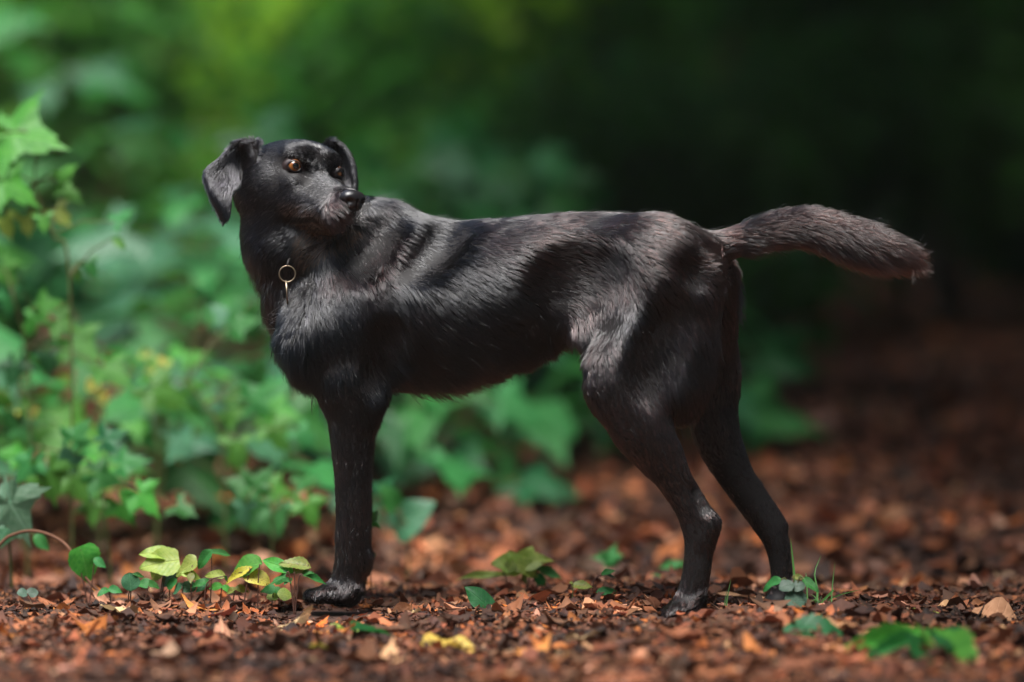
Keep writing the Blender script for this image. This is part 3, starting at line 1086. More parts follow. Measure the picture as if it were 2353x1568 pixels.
def litter_obj(name, parts):
    off_ = 0; Vs, Fs, Ts = [], [], []
    for V, F, T in parts:
        Vs.append(V); Fs.append(F + off_); Ts.append(T); off_ += len(V)
    V, F, T = np.concatenate(Vs), np.concatenate(Fs), np.concatenate(Ts)
    me = np_mesh(name, V, F)
    a = me.color_attributes.new("tint", 'FLOAT_COLOR', 'POINT')
    a.data.foreach_set("color", np.concatenate([np.clip(T, 0, 1), np.ones((len(T), 1))], 1).astype(np.float32).ravel())
    me.materials.append(M_litter)
    o = bpy.data.objects.new(name, me); col.objects.link(o)
    tag(o, kind="stuff")
    return o


lit = litter_obj("leaf_litter", [
    scatter_litter(64000, (-.95, .95), (-.75, .55), .0022, .0090, .010, 1, PAL, [4, 5, 4, 1.8, .8, .45, .4, 4], .32, .4),
    scatter_litter(5600, (-1.0, 1.0), (-.75, .60), .008, .020, .009, 2, PAL, [4, 5, 4, 2.0, 1.0, .6, .4, 2], .16, .45, 9),
    scatter_litter(1500, (-1.0, 1.0), (-.75, .60), .016, .030, .009, 6, PAL, [4, 5, 5, 2.4, 1.2, .5, .6, 2], .12, .4, 11),
    scatter_litter(9000, (-1.7, 1.7), (.45, 3.2), .014, .040, .015, 3, PAL, [3, 4, 4, 3, 1.6, .7, .7, 2], .35, .5, 8),
    scatter_litter(12000, (-3.2, 3.6), (2.8, 9.0), .025, .055, .02, 4, PAL, [2, 3, 4, 4, 2, .8, .5, 1], .4, .5),
    scatter_litter(9000, (-7, 7), (9, 24), .045, .085, .02, 5, PAL, [2, 3, 4, 4, 2, .8, .3, 1], .4, .5)])
tag(lit, "brown and russet crumbs and pieces of dead leaves covering the forest floor", "leaf litter")

# ------------------------------------------------------------------ fallen leaves one can tell apart
FALLEN = [("orange", "dead", "orange-brown dead leaf curled on the forest floor", "orange-brown curled dead leaves"),
          ("tan", "dead", "pale tan dead leaf curled on the forest floor", "pale tan curled dead leaves"),
          ("rust", "dead", "rust-brown dead leaf curled on the forest floor", "rust-brown curled dead leaves"),
          ("umber", "dead", "dark umber dead leaf curled on the forest floor", "dark umber curled dead leaves"),
          ("rust", "deadlobe", "rust-brown lobed dead leaf crumpled on the forest floor", "rust-brown lobed dead leaves"),
          ("tan", "deadlobe", "pale tan lobed dead leaf crumpled on the forest floor", "pale tan lobed dead leaves")]
rf = random.Random(5)


def fallen(kind, shape, x, y, size, label, group=None, tilt=.35, name="fallen_leaf", yaw=None, mats=MD, wide=1.0, lift=.25):
    yaw = rf.uniform(0, 6.283) if yaw is None else yaw
    z = float(ground_z(x, y)) + .004 + size * lift * .3
    d = Vector((math.cos(yaw), math.sin(yaw), rf.gauss(0, tilt * .5)))
    n = Vector((rf.gauss(0, tilt), rf.gauss(0, tilt), 1))
    c = Vector((x, y, z)) - d.normalized() * size * .5
    o = put_leaf(None, shape, rf.randrange(4), mats[kind], c, d, n, size, wide, name)
    tag(o, label, "leaf", group)
    return o


MARKS = [("by the fore paw", -.24, -.02), ("in front of the yellow seedlings", -.45, -.15), ("beside the arched stalk", -.66, 0.05), ("before the leaning sapling", -.55, .65), ("behind the fore leg", -.15, .6),
         ("beside the dark standing leaf", -.05, -.05), ("around the leafy cluster under the belly", .05, .25), ("behind the leafy cluster", .1, 1.0), ("by the near hind paw", .25, -.15), ("behind the hind legs", .45, .6), ("on the slope below the tail", .65, 1.3),
         ("around the round-leaved weed", .42, -.15), ("around the compound leaf", .58, -.25), ("behind the compound leaf", .68, .1), ("on the path before the seedlings", -.4, -.42), ("on the path before the belly", 0, -.42), ("on the path before the compound leaf", .4, -.45),
         ("under the tall thin sapling", -.8, 1.3), ("between the saplings behind the chest", -.35, 1.3)]
cnt = 0
while cnt < 250:
    y = -.55 + 2.6 * rf.random() ** 1.4
    half = (CAM_D + y) * .5 * 36 / LENS
    x = rf.uniform(-half, half)
    if any(abs(x - fx_) < .10 and -.14 < y - fy_ < .09 for fx_, fy_ in PAWS): continue
    i = rf.choices(range(6), [3, 3, 4, 3, 2, 2])[0]
    k, sh, lb, gr = FALLEN[i]
    q = min(MARKS, key=lambda m_: (m_[1] - x) ** 2 + (m_[2] - y) ** 2)
    lb = lb.replace("on the forest floor", q[0])
    fallen(k, sh, x, y, rf.uniform(.022, .056) + .02 * (y > .4), lb, gr + " " + q[0], .14 + .3 * (y > .4))
    cnt += 1
# ------------------------------------------------------------------ small plants on the path's edge
def c6(x, y): return (x / 2.768 * .9412, (y / 2.768 + 1200) * .9412)
def c7(x, y): return ((x / 2.614 + 800) * .9412, (y / 2.614 + 1250) * .9412)
def c8w(x, y): return c8(x, y - 34)
def c8(x, y): return ((x / 2.768 + 1650) * .9412, (y / 2.768 + 1250) * .9412)


def stem_obj(parent, pts, r0, r1, mat, name="stem", sides=6):
    P = [Vector(p) for p in pts]
    Q = []
    n = len(P)
    for i in range(n - 1):
        p0, p1, p2, p3 = P[max(i - 1, 0)], P[i], P[i + 1], P[min(i + 2, n - 1)]
        for t in np.linspace(0, 1, 5, endpoint=False):
            t = float(t)
            Q.append(0.5 * ((2 * p1) + (p2 - p0) * t + (2 * p0 - 5 * p1 + 4 * p2 - p3) * t * t + (3 * p1 - p0 - 3 * p2 + p3) * t ** 3))
    Q.append(P[-1])
    rr = [r0 + (r1 - r0) * i / (len(Q) - 1) for i in range(len(Q))]
    v, f = tube([q - parent.location for q in Q], rr, sides)
    return mesh_obj(name, v, f, mat, parent)


def seedling(name, label, foot, dy, leaves, stems, cv, cat="seedling", smat=None, r=.0011, group=None, face=.9):
    """leaves: (base, tip, width-scale, kind, material) in picture units of crop cv; stems: point lists"""
    fx, fy = cv(*foot)
    p = W(fx, fy, dy)
    root = empty(name, (p.x, p.y, float(ground_z(p.x, p.y)) - .004))
    tag(root, label, cat, group)
    for i, (b, t, wd, kind, mat) in enumerate(leaves):
        dz = rf.uniform(-.012, .012)
        B, T = W(*cv(*b), dy + dz), W(*cv(*t), dy + dz + rf.uniform(-.015, .01))
        d = (T - B) * 1.18
        B = B - d * .08
        nrm = Vector((rf.uniform(-.35, .25), -face * rf.uniform(.7, 1.2), .75))
        put_leaf(root, kind, rf.randrange(4), MG[mat], B, d, nrm, d.length, wd)
    for s in stems:
        pts = [W(*cv(*q), dy) for q in s]
        pts[0] = Vector((pts[0].x, pts[0].y, min(pts[0].z, float(ground_z(pts[0].x, pts[0].y)) - .002)))
        stem_obj(root, pts, r, r * .7, smat or M_stem)
    return root


seedling("seedling", "broad green heart-shaped leaf drooping from an arched brown stalk", (640, 700), .10,
         [((545, 392), (622, 606), 1.05, "heart", "fresh"), ((640, 455), (705, 500), 1.0, "oval", "mid")],
         [[(600, 700), (560, 600), (530, 470), (545, 392)], [(600, 650), (640, 455)]], c6)
seedling("seedling", "single small round blue-green leaf on a short upright stalk", (865, 745), .0,
         [((885, 665), (876, 556), 1.05, "round", "blue"), ((900, 560), (980, 568), .6, "oval", "mid")],
         [[(862, 748), (870, 700), (885, 665)], [(875, 690), (890, 600), (900, 560)]], c6)
seedling("seedling", "trio of bright lime-green lobed leaves growing close to the ground", (1060, 690), .06,
         [((1150, 440), (975, 385), .95, "oval", "lime"), ((1190, 470), (955, 500), .95, "heart", "lime"), ((1110, 470), (1000, 592), .9, "heart", "lime"),
          ((1130, 500), (1205, 465), .9, "oval", "lime")],
         [[(1080, 700), (1100, 580), (1150, 445)], [(1090, 640), (1120, 540), (1185, 470)]], c6)
seedling("seedling", "dull blue-green round leaf low between the lime-green seedlings", (1145, 690), .05,
         [((1200, 560), (1085, 600), 1.05, "round", "blue"), ((1190, 600), (1130, 650), .8, "round", "mid")],
         [[(1145, 690), (1150, 650), (1200, 560)]], c6)
seedling("seedling", "pair of pale lime leaves hanging over a thin dark stalk", (1300, 690), .02,
         [((1320, 480), (1178, 545), .9, "heart", "lime"), ((1230, 560), (1365, 560), .75, "oval", "lime"), ((1290, 555), (1290, 610), .9, "oval", "olive")],
         [[(1300, 700), (1290, 620), (1300, 500)]], c6)
seedling("seedling", "upright green seedling with two jagged leaves at its top", (1415, 690), .03,
         [((1425, 405), (1325, 512), .9, "serrate", "mid"), ((1425, 410), (1552, 425), .6, "serrate", "mid"), ((1410, 600), (1300, 640), .7, "oval", "mid"), ((1400, 620), (1330, 670), .8, "oval", "dark")],
         [[(1418, 695), (1430, 560), (1427, 410)]], c6)
seedling("seedling", "narrow pale yellow leaf lying level on a short stalk", (1380, 690), .0,
         [((1515, 572), (1385, 548), .75, "oval", "lime"), ((1515, 575), (1545, 610), .7, "oval", "mid")],
         [[(1380, 690), (1400, 620), (1515, 574)]], c6)
seedling("seedling", "rounded green leaf shading a brown-spotted yellow leaf and a yellow round one", (1660, 740), .0,
         [((1755, 490), (1562, 510), .85, "round", "fresh"), ((1692, 518), (1522, 590), .5, "serrate", "yelspot"), ((1650, 560), (1815, 600), .72, "round", "yellow")],
         [[(1640, 745), (1660, 680), (1675, 605)], [(1640, 740), (1665, 640), (1690, 520)], [(1740, 720), (1745, 610), (1755, 490)]], c6)
seedling("seedling", "thin-stalked seedling with a crumpled yellow-green top leaf beside the fore paw", (1985, 735), -.02,
         [((1965, 540), (1782, 450), .75, "oval", "fresh"), ((2085, 510), (1900, 470), .8, "serrate", "olive"), ((1990, 550), (2090, 500), .9, "serrate", "olive"), ((1930, 575), (1818, 622), .8, "tri", "mid"),
          ((2050, 565), (2205, 605), .45, "serrate", "mid"), ((1960, 590), (1925, 612), .9, "oval", "mid"), ((2040, 560), (2110, 540), .8, "oval", "mid")],
         [[(1983, 738), (1992, 640), (1988, 545)], [(1990, 625), (2020, 590), (2050, 565)], [(1990, 560), (1955, 560), (1930, 575)]], c6)
seedling("seedling", "two tiny round pale green leaves beside a dark dead leaf", (230, 770), .02,
         [((185, 690), (122, 680), 1.1, "round", "grey"), ((180, 690), (255, 680), 1.0, "round", "grey")],
         [[(230, 780), (215, 740), (183, 690)]], c6)
seedling("seedling", "low leafy green cluster with one long narrow yellow-green leaf", (1270, 470), .22,  # lime colour brightens most leaves here against the dog's shadow
         [((1215, 345), (1062, 318), 1.1, "heart", "lime"), ((1240, 345), (1295, 225), 1.1, "heart", "lime"), ((1235, 325), (1400, 285), .9, "heart", "lime"), ((1220, 335), (1355, 395), 1.0, "heart", "lime"),
          ((1205, 330), (1160, 250), 1.0, "heart", "lime"), ((1375, 310), (1450, 300), .55, "oval", "lime"), ((1135, 402), (853, 376), .75, "long", "lime"), ((1330, 360), (1485, 410), .6, "serrate", "mid"), ((1340, 400), (1375, 470), .8, "round", "mid"),
          ((1250, 385), (1265, 450), .8, "oval", "olive"), ((1190, 330), (1110, 400), .9, "heart", "lime")],
         [[(1270, 475), (1285, 420), (1240, 335)], [(1280, 470), (1330, 400), (1370, 320)], [(1150, 470), (1140, 430), (1135, 402)]], c7)
seedling("seedling", "single mottled yellow-brown leaf arched over on a thin green stalk", (1550, 600), .03,
         [((1565, 468), (1680, 470), .85, "serrate", "olive"), ((1560, 460), (1545, 440), .8, "oval", "olive")],
         [[(1548, 605), (1562, 540), (1566, 466)]], c7, smat=M_stemg, r=.0009)
seedling("seedling", "small leaning sprout with a tiny folded leaf on a reddish stalk", (1685, 490), .05,
         [((1748, 402), (1806, 362), .8, "oval", "mid"), ((1760, 400), (1840, 408), .35, "oval", "grey"), ((1720, 520), (1835, 500), .6, "round", "mid")],
         [[(1683, 560), (1700, 440), (1750, 402)]], c7)
seedling("seedling", "serrated bright green leaf standing beside the back of the fore leg", (290, 300), .18,
         [((255, 110), (300, -12), .95, "serrate", "fresh"), ((255, 80), (345, 80), .9, "serrate", "fresh"), ((275, 300), (300, 250), .9, "oval", "mid")],
         [[(285, 330), (262, 220), (258, 80)]], c7)
seedling("seedling", "dark green pointed leaf standing on edge out of the crumbs", (1050, 645), -.03,
         [((1052, 640), (900, 476), .95, "oval", "dark")], [[(1052, 655), (1050, 620)]], c7)
seedling("maple_seedling", "green lobed maple seedling growing out of the litter behind the path", (1790, 420), .55,
         [((1810, 300), (1665, 270), .9, "lobed", "mid"), ((1800, 300), (1840, 185), .9, "lobed", "mid"), ((1800, 290), (1890, 255), .9, "lobed", "mid"), ((1800, 290), (1850, 352), .9, "lobed", "mid")],
         [[(1790, 470), (1800, 380), (1805, 290)]], c7, cat="seedling")
seedling("maple_seedling", "flat-leaved green seedling half hidden behind the near hind foot", (2200, 440), .5,
         [((2270, 330), (2120, 350), .6, "oval", "mid"), ((2240, 330), (2310, 345), .7, "oval", "mid")], [[(2200, 470), (2220, 400), (2260, 335)]], c7)
seedling("seedling", "low blurred sprig of small green leaves just before the near hind foot", (2010, 500), .42,
         [((2010, 500), (1960, 430), .7, "oval", "mid"), ((2010, 500), (2040, 470), .7, "oval", "dark"), ((2060, 420), (2130, 405), .7, "oval", "mid"), ((2060, 420), (2070, 440), .9, "oval", "mid")],
         [[(2010, 520), (2030, 460), (2060, 420)]], c7)

# more low leaves filling the row between the bigger seedlings
EXTRA = [(960, 690, 1010, 620, "mid", "heart", "small dark heart leaf under the lime-green trio"), (1240, 700, 1230, 640, "blue", "round", "tiny bluish leaf between two lime-leaved seedlings"), (1480, 700, 1500, 640, "fresh", "oval", "small upright leaf beside the narrow pale yellow one"),
         (1560, 720, 1590, 655, "olive", "serrate", "small olive leaf under the brown-spotted yellow leaf"), (1830, 730, 1850, 660, "mid", "heart", "small heart leaf before the thin-stalked seedling"), (1900, 735, 1880, 690, "lime", "round", "tiny lime leaf at the foot of the thin-stalked seedling"),
         (760, 720, 735, 660, "mid", "oval", "small green leaf between the heart-shaped and the round blue-green leaf")]
for x0, y0, x1, y1, mt, kd, lb in EXTRA:
    s_ = rf.choice([-1, 1])
    seedling("seedling", lb, (x0, y0), .03, [((x1, y1), (x1 + s_ * 85, y1 + 10), 1.0, kd, mt), ((x1, y1 + 5), (x1 - s_ * 70, y1 + 25), .9, kd, mt)], [[(x0, y0 + 20), (x1, y1)]], c6)

# weed with grass in front of the far hind foot
weed = seedling("weed", "weed with three round grey-green leaves on a stalk before the hind foot", (785, 775), -.13,
                [((790, 520), (705, 545), 1.05, "round", "grey"), ((785, 545), (865, 520), 1.0, "round", "grey"), ((800, 600), (820, 505), 1.0, "round", "grey"), ((800, 700), (825, 590), 1.15, "round", "grey"), ((860, 640), (745, 630), 1.0, "round", "grey"),
                 ((708, 495), (575, 540), .85, "oval", "mid"), ((860, 488), (960, 562), .75, "oval", "mid"), ((795, 470), (855, 478), .8, "serrate", "olive"), ((700, 712), (828, 868), .8, "heart", "dark")],
                [[(788, 775), (800, 690), (795, 560), (800, 460)], [(797, 520), (750, 500), (708, 495)], [(797, 500), (830, 486), (862, 488)], [(735, 720), (735, 620), (790, 585)]], c8w, cat="weed", smat=M_stemg, r=.0011)


def grass(label, foot, dy, blades, cv, group=None):
    p = W(*cv(*foot), dy)
    root = empty("grass_tuft", (p.x, p.y, float(ground_z(p.x, p.y)) - .003))
    tag(root, label, "grass", group)
    for pts, wd in blades:
        P = [W(*cv(*q), dy + .015 * i) for i, q in enumerate(pts)]
        n = 9
        V, F = [], []
        L_ = len(P)
        for i in range(n):
            t = i / (n - 1) * (L_ - 1)
            j = min(int(t), L_ - 2); f = t - j
            p0, p1, p2, p3 = P[max(j - 1, 0)], P[j], P[j + 1], P[min(j + 2, L_ - 1)]
            q = 0.5 * ((2 * p1) + (p2 - p0) * f + (2 * p0 - 5 * p1 + 4 * p2 - p3) * f * f + (3 * p1 - p0 - 3 * p2 + p3) * f ** 3)
            w = wd * (1 - (i / (n - 1)) ** 2) + .0002
            tdir = (P[-1] - P[0]).normalized()
            sd_ = tdir.cross(Vector((.25, -1, .2))).normalized()
            for s in (-1, 0, 1):
                V.append(q - root.location + sd_ * w * s + Vector((0, .0008 if s == 0 else 0, 0)))
        for i in range(n - 1):
            for c in range(2):
                a = i * 3 + c
                F.append((a, a + 1, a + 4, a + 3))
        mesh_obj("blade", V, F, MG["grass"], root)
    return root


grass("tuft of grass blades rising behind the round-leaved weed", (860, 770), -.10,
      [([(812, 700), (802, 450), (775, 180)], .0022), ([(955, 640), (955, 520), (938, 410), (980, 298)], .0014), ([(1050, 640), (1058, 500), (1075, 340)], .0009), ([(890, 640), (885, 480), (878, 410)], .0010),
       ([(850, 775), (960, 650), (1080, 570), (1252, 525)], .0013), ([(940, 600), (1010, 660), (1060, 730), (1090, 800)], .0016), ([(960, 690), (990, 610), (1060, 535), (1072, 530)], .0020),
       ([(870, 770), (930, 690), (985, 570)], .0018), ([(900, 800), (960, 640), (930, 565), (870, 560)], .0012), ([(1000, 660), (960, 600), (920, 600), (880, 650)], .0010), ([(820, 790), (900, 720), (1010, 620)], .0012)], c8)
grass("two short thin grass blades between the hind feet", (328, 760), -.09, [([(330, 760), (345, 600), (372, 455)], .0011), ([(325, 755), (328, 640), (345, 525)], .0009)], c8)
grass("lone bent dry stalk lying beside the weed's grass tuft", (1150, 800), -.08, [([(1050, 590), (1115, 690), (1230, 745), (1390, 832)], .0009), ([(1145, 728), (1165, 690), (1195, 650)], .0012)], c8)
grass("short lone green blade among the dead leaves behind the compound leaf", (1530, 660), .05, [([(1530, 662), (1565, 620), (1605, 582)], .0012)], c8)

# fallen green compound leaf, lower right
fl = gpt(*c8(1690, 870))
root = empty("compound_leaf", (fl.x, fl.y, float(ground_z(fl.x, fl.y))))
tag(root, "fallen green compound leaf with long toothed leaflets lying on the path", "leaf")
for b, t, wd, mat, k in (((1690, 808), (1045, 930), .30, "fresh", 0), ((1660, 848), (1190, 985), .24, "mid", 1), ((1690, 812), (2012, 1028), .40, "fresh", 1), ((1725, 806), (2045, 965), .34, "dark", 2), ((1705, 850), (1720, 985), .8, "dark", 0)):
    B, T = gpt(*c8(b[0], b[1] + 125)) + Vector((0, 0, .024)), gpt(*c8(t[0], t[1] + 75)) + Vector((0, 0, .008))
    d = T - B
    put_leaf(root, "serrate", k, MG[mat], B, d, Vector((.05, -1.3, 1)), d.length, wd, "leaflet")
stem_obj(root, [gpt(*c8(1690, 935)) + Vector((0, 0, .018)), gpt(*c8(1780, 830)) + Vector((0, 0, .012)), gpt(*c8(1860, 815)) + Vector((0, 0, .006))], .0016, .0012, M_stemg)
q = gpt(*c8(985, 862))
o = put_leaf(None, "serrate", 1, MG["dark"], Vector((q.x - .05, q.y, q.z + .012)), Vector((1, -.15, .02)), Vector((.1, -.5, 1)), .085, 1.1, "fallen_leaf")
tag(o, "very dark green leaf lying flat between the weed and the compound leaf", "leaf")

# single conspicuous fallen leaves
def mark(vx, vy, kind, shape, size, label, yaw, mats=MD, wide=1.0, tilt=.2, lift=.3, k=None):
    q = gpt(vx, vy)
    return fallen(kind, shape, q.x, q.y, size, label, None, tilt, "fallen_leaf", yaw, mats, wide, lift)


mark(275, 1425, "cream", "oval", .085, "large cream dead leaf lying diagonally in front of the yellow seedlings", -.9, wide=.9)
mark(*c6(640, 690), "tan", "dead", .075, "tan leaf with a dark fold lying under the heart-shaped green leaf", .3)
mark(*c6(330, 690), "umber", "oval", .065, "dark brown boat-shaped leaf beside the two tiny round leaves", .1)
mark(*c6(1240, 810), "umber", "dead", .060, "long dark brown leaf lying in front of the seedlings", .1)
mark(*c6(1960, 960), "cream", "dead", .065, "pale straw-coloured leaf in front of the fore paw", -.3)
mark(*c6(2180, 950), "flame", "deadlobe", .035, "bright orange crumpled leaf in front of the fore paw", 1.0)
mark(*c6(580, 1140), "flame", "dead", .030, "small bright orange leaf alone on the path before the yellow seedlings", .6)
mark(*c7(330, 815), "dark", "heart", .075, "dark green fallen leaf beside a bright orange scrap", .15, MG)
mark(*c7(150, 915), "yellow", "deadlobe", .070, "pale yellow lobed leaf lying in front of a dark green one", .1, MG)
mark(*c7(100, 800), "lime", "dead", .055, "pale green withered leaf next to the dark green fallen leaf", -.4, MG)
mark(*c7(555, 810), "flame", "deadlobe", .045, "glowing orange crumpled leaf at the tip of the dark green fallen leaf", .2)
mark(*c7(780, 900), "gold", "dead", .075, "golden yellow leaf with a green edge lying on the path before the belly", .1)
mark(*c7(1470, 985), "gold", "dead", .030, "small golden leaf alone on the path before the hind paws", .6)
mark(*c7(570, 690), "cream", "dead", .040, "pale ochre leaf standing out of the crumbs between fore and hind feet", .7)
mark(*c7(1400, 800), "orange", "deadlobe", .055, "broad orange-tan leaf lying below the hind feet", .2)
mark(*c7(1620, 860), "cream", "dead", .045, "bleached buff leaf lying flat below the hind feet", .1)
mark(*c7(2075, 650), "tan", "oval", .042, "curled pinkish leaf standing on edge beside the near hind paw", 1.2, tilt=.9, lift=1.2)
mark(*c8(1920, 690), "rust", "dead", .040, "cupped rust-red leaf standing upright behind the compound leaf", 1.3, tilt=.9, lift=1.2)
mark(*c8(2200, 760), "tan", "dead", .085, "long flat tan leaf beside the stalk end of the compound leaf", .05)
mark(*c8(1900, 810), "orange", "deadlobe", .055, "torn orange-tan leaf just behind the green compound leaf", .6)
mark(*c8(470, 625), "tan", "long", .085, "pale strip of bark-coloured leaf lying between the hind paws", -.35, wide=1.5)
mark(*c8(1690, 700), "lime", "long", .040, "narrow olive leaf lying behind the compound leaf", .0, MG)

# twigs
def twig(label, pts, r0=.0016, r1=.0007, mat=None):
    P = [gpt(*p) for p in pts]
    root_loc = P[0].copy()
    Q = [p + Vector((0, 0, .006 + .003 * (i % 2))) for i, p in enumerate(P)]
    v, f = tube([q - root_loc for q in Q], [r0 + (r1 - r0) * i / (len(Q) - 1) for i in range(len(Q))], 6)
    o = mesh_obj("twig", v, f, mat or M_twig)
    o.location = root_loc
    tag(o, label, "twig")
    return o


twig("thin brown twig lying between the fore and hind feet", [c7(1490, 665), c7(1530, 635), c7(1570, 605)])
twig("long straight twig pointing at the near hind paw", [c7(1650, 602), c7(1740, 620), c7(1830, 638)])
twig("forked brown stalk beside the dark green standing leaf", [c7(1080, 600), c7(1160, 650), c7(1250, 715)], .0022, .001)
twig("slender twig across the litter before the seedlings", [c6(1150, 990), c6(1350, 975), c6(1560, 1000)], .002, .001)
twig("brown twig lying between the hind paws", [c8(205, 625), c8(290, 700), c8(440, 760)], .0013, .0008)
# arched dead stalk at the left edge
a0 = W(*c6(-60, 430), .16)
root = empty("arched_stalk", (a0.x, a0.y, float(ground_z(a0.x, a0.y))))
tag(root, "brown arching dead stalk bowing over the litter beside the heart-shaped leaf", "stalk")
stem_obj(root, [Vector((a0.x - .06, a0.y, float(ground_z(a0.x - .06, a0.y)) - .01)), W(*c6(-10, 370), .16), W(*c6(100, 290), .16), W(*c6(230, 268), .15), W(*c6(370, 310), .14), W(*c6(470, 390), .12), W(*c6(560, 560), .11), W(*c6(680, 690), .10)], .0028, .0020, M_twig, sides=8)
# dried curled clump
q = gpt(*c6(180, 640))
root = empty("dried_clump", (q.x, q.y + .05, float(ground_z(q.x, q.y + .05))))
tag(root, "crumpled clump of dried red-brown leaves sticking up beside the arched stalk", "dead leaves")
for i in range(26):
    an = rf.uniform(0, 6.28); el = rf.uniform(.1, 1.2)
    d = Vector((math.cos(an) * math.cos(el), math.sin(an) * math.cos(el) * .6, math.sin(el)))
    put_leaf(root, "dead", rf.randrange(4), MD[rf.choice(["rust", "umber", "rust"])], root.location + Vector((rf.uniform(-.03, .03), rf.uniform(-.02, .02), .005)), d, Vector((rf.gauss(0, 1), -1, rf.gauss(0, 1))), rf.uniform(.03, .055), rf.uniform(.5, 1.0), "dead_leaf")
# ------------------------------------------------------------------ understorey saplings at the left and behind
def sapling(label, x, y, h, nl, size, mats, kinds=("lobed",), spread=.25, lean=(0, 0), name="maple_sapling", cat="sapling", seed=0, group=None, low=.15, wood=None):
    r = random.Random(seed)
    g = float(ground_z(x, y))
    root = empty(name, (x, y, g - .01))
    tag(root, label, cat, group)
    top = Vector((x + lean[0], y + lean[1], g + h))
    P = [Vector((x, y, g - .02)), Vector((x + lean[0] * .25 + r.uniform(-.02, .02), y + lean[1] * .25, g + h * .35)),
         Vector((x + lean[0] * .6 + r.uniform(-.03, .03), y + lean[1] * .6, g + h * .7)), top]
    stem_obj(root, P, .0022 + .0022 * h, .0014, wood or M_stemg)
    for i in range(nl):
        t = low + (1 - low) * (i + r.random()) / nl
        k = min(int(t * 3), 2); f = t * 3 - k
        c = P[k].lerp(P[k + 1], min(f, 1))
        an = i * 2.4 + r.uniform(-.4, .4)
        sp = spread * (1.15 - .6 * t) * r.uniform(.5, 1.1)
        e_ = c + Vector((math.cos(an) * sp, math.sin(an) * sp, sp * r.uniform(-.05, .45)))
        if sp > .05:
            v, fc = tube([c - root.location, (c.lerp(e_, .5) + Vector((0, 0, .02 * sp / .2))) - root.location, e_ - root.location], [.0022, .0016, .0010], 5, False)
            mesh_obj("petiole", v, fc, M_stemg, root)
        d = Vector((math.cos(an), math.sin(an), r.uniform(-.75, -.05)))
        n = Vector((r.uniform(-.5, .3), r.uniform(-.9, .2), 1.0))
        put_leaf(root, r.choice(kinds), r.randrange(4), MG[r.choice(mats)], e_, d, n, size * r.uniform(.65, 1.25))
    return root


def hand_sapling(label, foot, dy, stem, leaves, name="maple_sapling", cat="sapling"):
    """leaves: centre x, y, span (picture units), heading in degrees, kind, material"""
    p = W(*foot, dy)
    g = float(ground_z(p.x, p.y))
    root = empty(name, (p.x, p.y, g - .01))
    tag(root, label, cat)
    P = [W(*q, dy) for q in stem]
    P[0] = Vector((P[0].x, P[0].y, g - .02))
    stem_obj(root, P, .0026, .0014, M_stemg)
    k_ = (CAM_D + dy) / CAM_D * PXM
    for x, y, s, hd_, kind, mat in leaves:
        c = W(x, y, dy + rf.uniform(-.08, .08))
        a = math.radians(hd_)
        d = Vector((math.cos(a), rf.uniform(-.45, .1), math.sin(a)))
        size = s * k_ * .98
        b = c - d.normalized() * size * .35
        put_leaf(root, kind, rf.randrange(4), MG[mat], b, d, Vector((rf.uniform(-.3, .2), -1.1, .8)), size)
        j = min(P, key=lambda q: (q - b).length)
        if (j - b).length > .01:
            v, fc = tube([j - root.location, b.lerp(j, .5) + Vector((0, 0, .012)) - root.location, b - root.location], [.0018, .0014, .0010], 5, False)
            mesh_obj("petiole", v, fc, M_stemg, root)
    return root


hand_sapling("tall thin maple sapling with one broad lobed leaf held out at the top", (165, 1000), .62,
             [(165, 1000), (160, 640), (120, 540), (80, 420), (95, 330)],
             [(75, 312, 205, -8, "lobed", "fresh"), (40, 432, 130, -25, "lobed", "fresh"), (148, 398, 70, 40, "tri", "fresh"), (160, 442, 62, -30, "tri", "fresh"), (140, 495, 80, -45, "tri", "lime"), (15, 520, 70, -70, "tri", "lime"), (60, 515, 60, -80, "tri", "lime"), (100, 510, 55, -85, "tri", "fresh"),
              (10, 350, 80, -140, "tri", "mid"), (280, 500, 62, 30, "tri", "mid"), (270, 555, 40, -40, "oval", "fresh"), (210, 615, 60, -60, "tri", "mid"), (180, 628, 40, -100, "oval", "fresh")])
hand_sapling("leafy maple sapling leaning out beneath the tall thin sapling", (60, 1120), .70,
             [(60, 1120), (70, 950), (60, 800), (30, 680)],
             [(20, 640, 90, -60, "lobed", "fresh"), (15, 700, 80, -100, "lobed", "mid"), (115, 700, 90, 20, "lobed", "fresh"), (155, 745, 85, -20, "lobed", "fresh"), (70, 745, 70, -120, "tri", "fresh"), (60, 620, 60, 40, "tri", "mid"),
              (195, 800, 130, -35, "lobed", "fresh"), (265, 855, 105, -25, "lobed", "fresh"), (110, 830, 70, -80, "tri", "dark"), (30, 860, 90, -100, "lobed", "dark"), (60, 1000, 80, -60, "lobed", "mid"), (20, 960, 70, -80, "tri", "mid")])
hand_sapling("maple sapling spreading a wide row of broad leaves beside the chest", (520, 1150), .85,
             [(520, 1150), (510, 1020), (470, 930), (430, 880)],
             [(385, 905, 130, -20, "lobed", "fresh"), (440, 930, 110, -60, "lobed", "fresh"), (470, 895, 90, 20, "lobed", "mid"), (560, 930, 120, 10, "lobed", "fresh"), (600, 900, 110, 40, "lobed", "mid"), (650, 950, 110, -10, "lobed", "fresh"), (510, 965, 80, -110, "lobed", "blue"),
              (640, 1000, 100, -50, "lobed", "fresh"), (545, 1035, 90, -80, "tri", "fresh"), (590, 860, 90, 80, "lobed", "mid"), (700, 1000, 70, -40, "tri", "mid"), (560, 740, 95, 20, "lobed", "mid"), (510, 720, 80, 140, "lobed", "blue"), (480, 660, 70, 60, "tri", "mid")])
